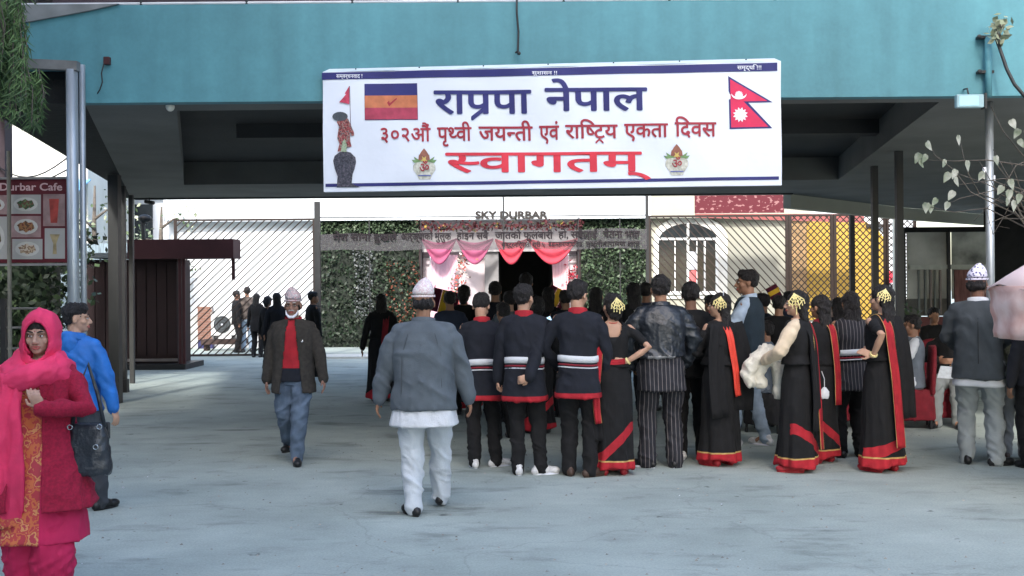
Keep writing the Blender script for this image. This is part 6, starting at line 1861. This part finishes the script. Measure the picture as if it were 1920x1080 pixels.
crowd('dark figure touching the shoulder side of the brown blazer', 520, 700, 550, 20, 'straight', True, topm=NAVY_CLOTH)
crowd('second dark figure in the pair beside the brown blazer', 503, 694, 556, -30, 'bun', True, topm=BLACK_CLOTH)
crowd('man in black nearest the air conditioner beyond the fence', 444, 661, 546, -70, 'short', topm=BLACK_CLOTH, skin=SKIN_D)
crowd('man with a patterned shirt in blue jeans beyond the fence', 464, 660, 539, 20, 'short', topm=mat('mottled_shirt', (.10, .08, .07), .9, .6, 9), botm=PALE_JEANS, hem=.86)
crowd('slim figure in black closest to the fence foot', 482, 670, 551, -10, 'straight', True, topm=BLACK_CLOTH, hem=.70)
crowd('dark figure waving the first striped pennant by the flower stand', 845, 778, 548, 10, 'short', topm=GB)
crowd('dark figure with black bun just past the pennant', 872, 770, 536, -15, 'bun', True, long_=True)
crowd('dark figure ahead of the bowed young man', 930, 775, 530, 0, 'short', topm=NAVY_CLOTH, sash=None)
crowd('dark figure straight before the doorway', 957, 790, 548, 12, 'short', topm=GREY_WOOL, skin=SKIN_L)
crowd('tall dark figure centred in the doorway', 988, 768, 514, 0, 'short', topm=BLACK_CLOTH)
crowd('dark lady at the edge of the doorway', 1030, 775, 540, -10, 'straight', True, long_=True, sash=MAROON)
crowd('dark figure beside the second striped pennant', 1062, 782, 546, 14, 'short', topm=NAVY_CLOTH)
crowd('dark figure between the third young man and the sari lady', 1120, 785, 540, -20, 'straight', True, topm=BLACK_CLOTH)
crowd('dark figure beyond the lady with the gilt hairpiece', 1189, 790, 532, 10, 'straight', True, topm=BLACK_CLOTH)
crowd('dark figure before the ivy wall by the leather jacket', 1213, 770, 532, -25, 'short', topm=GB)
crowd('dark figure behind the vermilion sash', 1335, 800, 556, 30, 'short', topm=BLACK_CLOTH)
crowd('dark figure with red hem under the doorway', 1010, 812, 558, 5, 'bun', True, long_=True)
crowd('stooping dark figure between the two white waistbands', 945, 822, 570, 30, 'short', topm=BLACK_CLOTH)
crowd('dark figure behind the pale blue shirt', 1432, 790, 552, 40, 'short', topm=NAVY_CLOTH)
crowd('dark figure holding the third pennant near the lattice', 1462, 800, 556, -20, 'short', topm=BLACK_CLOTH)
crowd('dark figure between the two long haired ladies', 1572, 790, 560, 10, 'straight', True, topm=NAVY_CLOTH, long_=True)
crowd('onlooker in dim blue close to the lattice fence', 1480, 745, 548, -30, 'short', topm=GB)

# --- striped pennants held above the crowd
PR, PY = mat('dark_red_cloth', (.10, .008, .03), .8, .1), mat('yellow_cloth', (.80, .48, .03), .8, .08)
def pennant(label, u, v, Y, rot, s_=1.0, top=MAROON):
    t = thing('striped_flag', label, 'flag', P(u, v, Y), 0)
    t.rotation_euler = (0, R(rot), 0); t.scale = (s_, s_, s_)
    m = MB(); m.tube([(-.19, 0, -.42), (-.19, 0, .20)], .008, 6); m.build('stick', mat('flag_stick', (.25, .2, .15), .7), t)
    for i, (a, b_, mt_) in enumerate(((-.19, -.07, PR), (-.068, .065, PY), (.067, .19, PR))):
        m = MB()
        for j in range(7):
            x = a + (b_ - a) * j / 6; y = .02 * math.sin(x * 18)
            m.v += [(x, y, -.17), (x, y, .17)]
        m.f = [(2 * j, 2 * j + 2, 2 * j + 3, 2 * j + 1) for j in range(6)]
        o = m.build('flag_stripe', mt_, t, smooth=True); md = o.modifiers.new('t', 'SOLIDIFY'); md.thickness = .004
    return t
pennant('maroon and yellow striped flag held tilted beside the white peaked cap', 834, 566, 15.5, 14, 1.0)
pennant('maroon and yellow striped flag by the salmon curtain', 1044, 560, 15.0, 28, .85)
pennant('small yellow and red flag raised before the lattice fence', 1451, 548, 13.5, 62, .45)
m = MB()
ph = thing('mobile_phone', 'lit mobile phone held up between two young men', 'phone', P(1031, 604, 12.5), R(20))
m.box((-.035, 0, -.07), (.035, .01, .07)); m.build('case', DARK_STEEL, ph); ph.rotation_euler = (0, R(-25), R(10))
m = MB(); m.box((-.031, -.004, -.064), (.031, -.001, .064)); m.build('screen', mat('phone_screen', (.35, .55, .75), .3, .3, 20, emit=.6), ph)
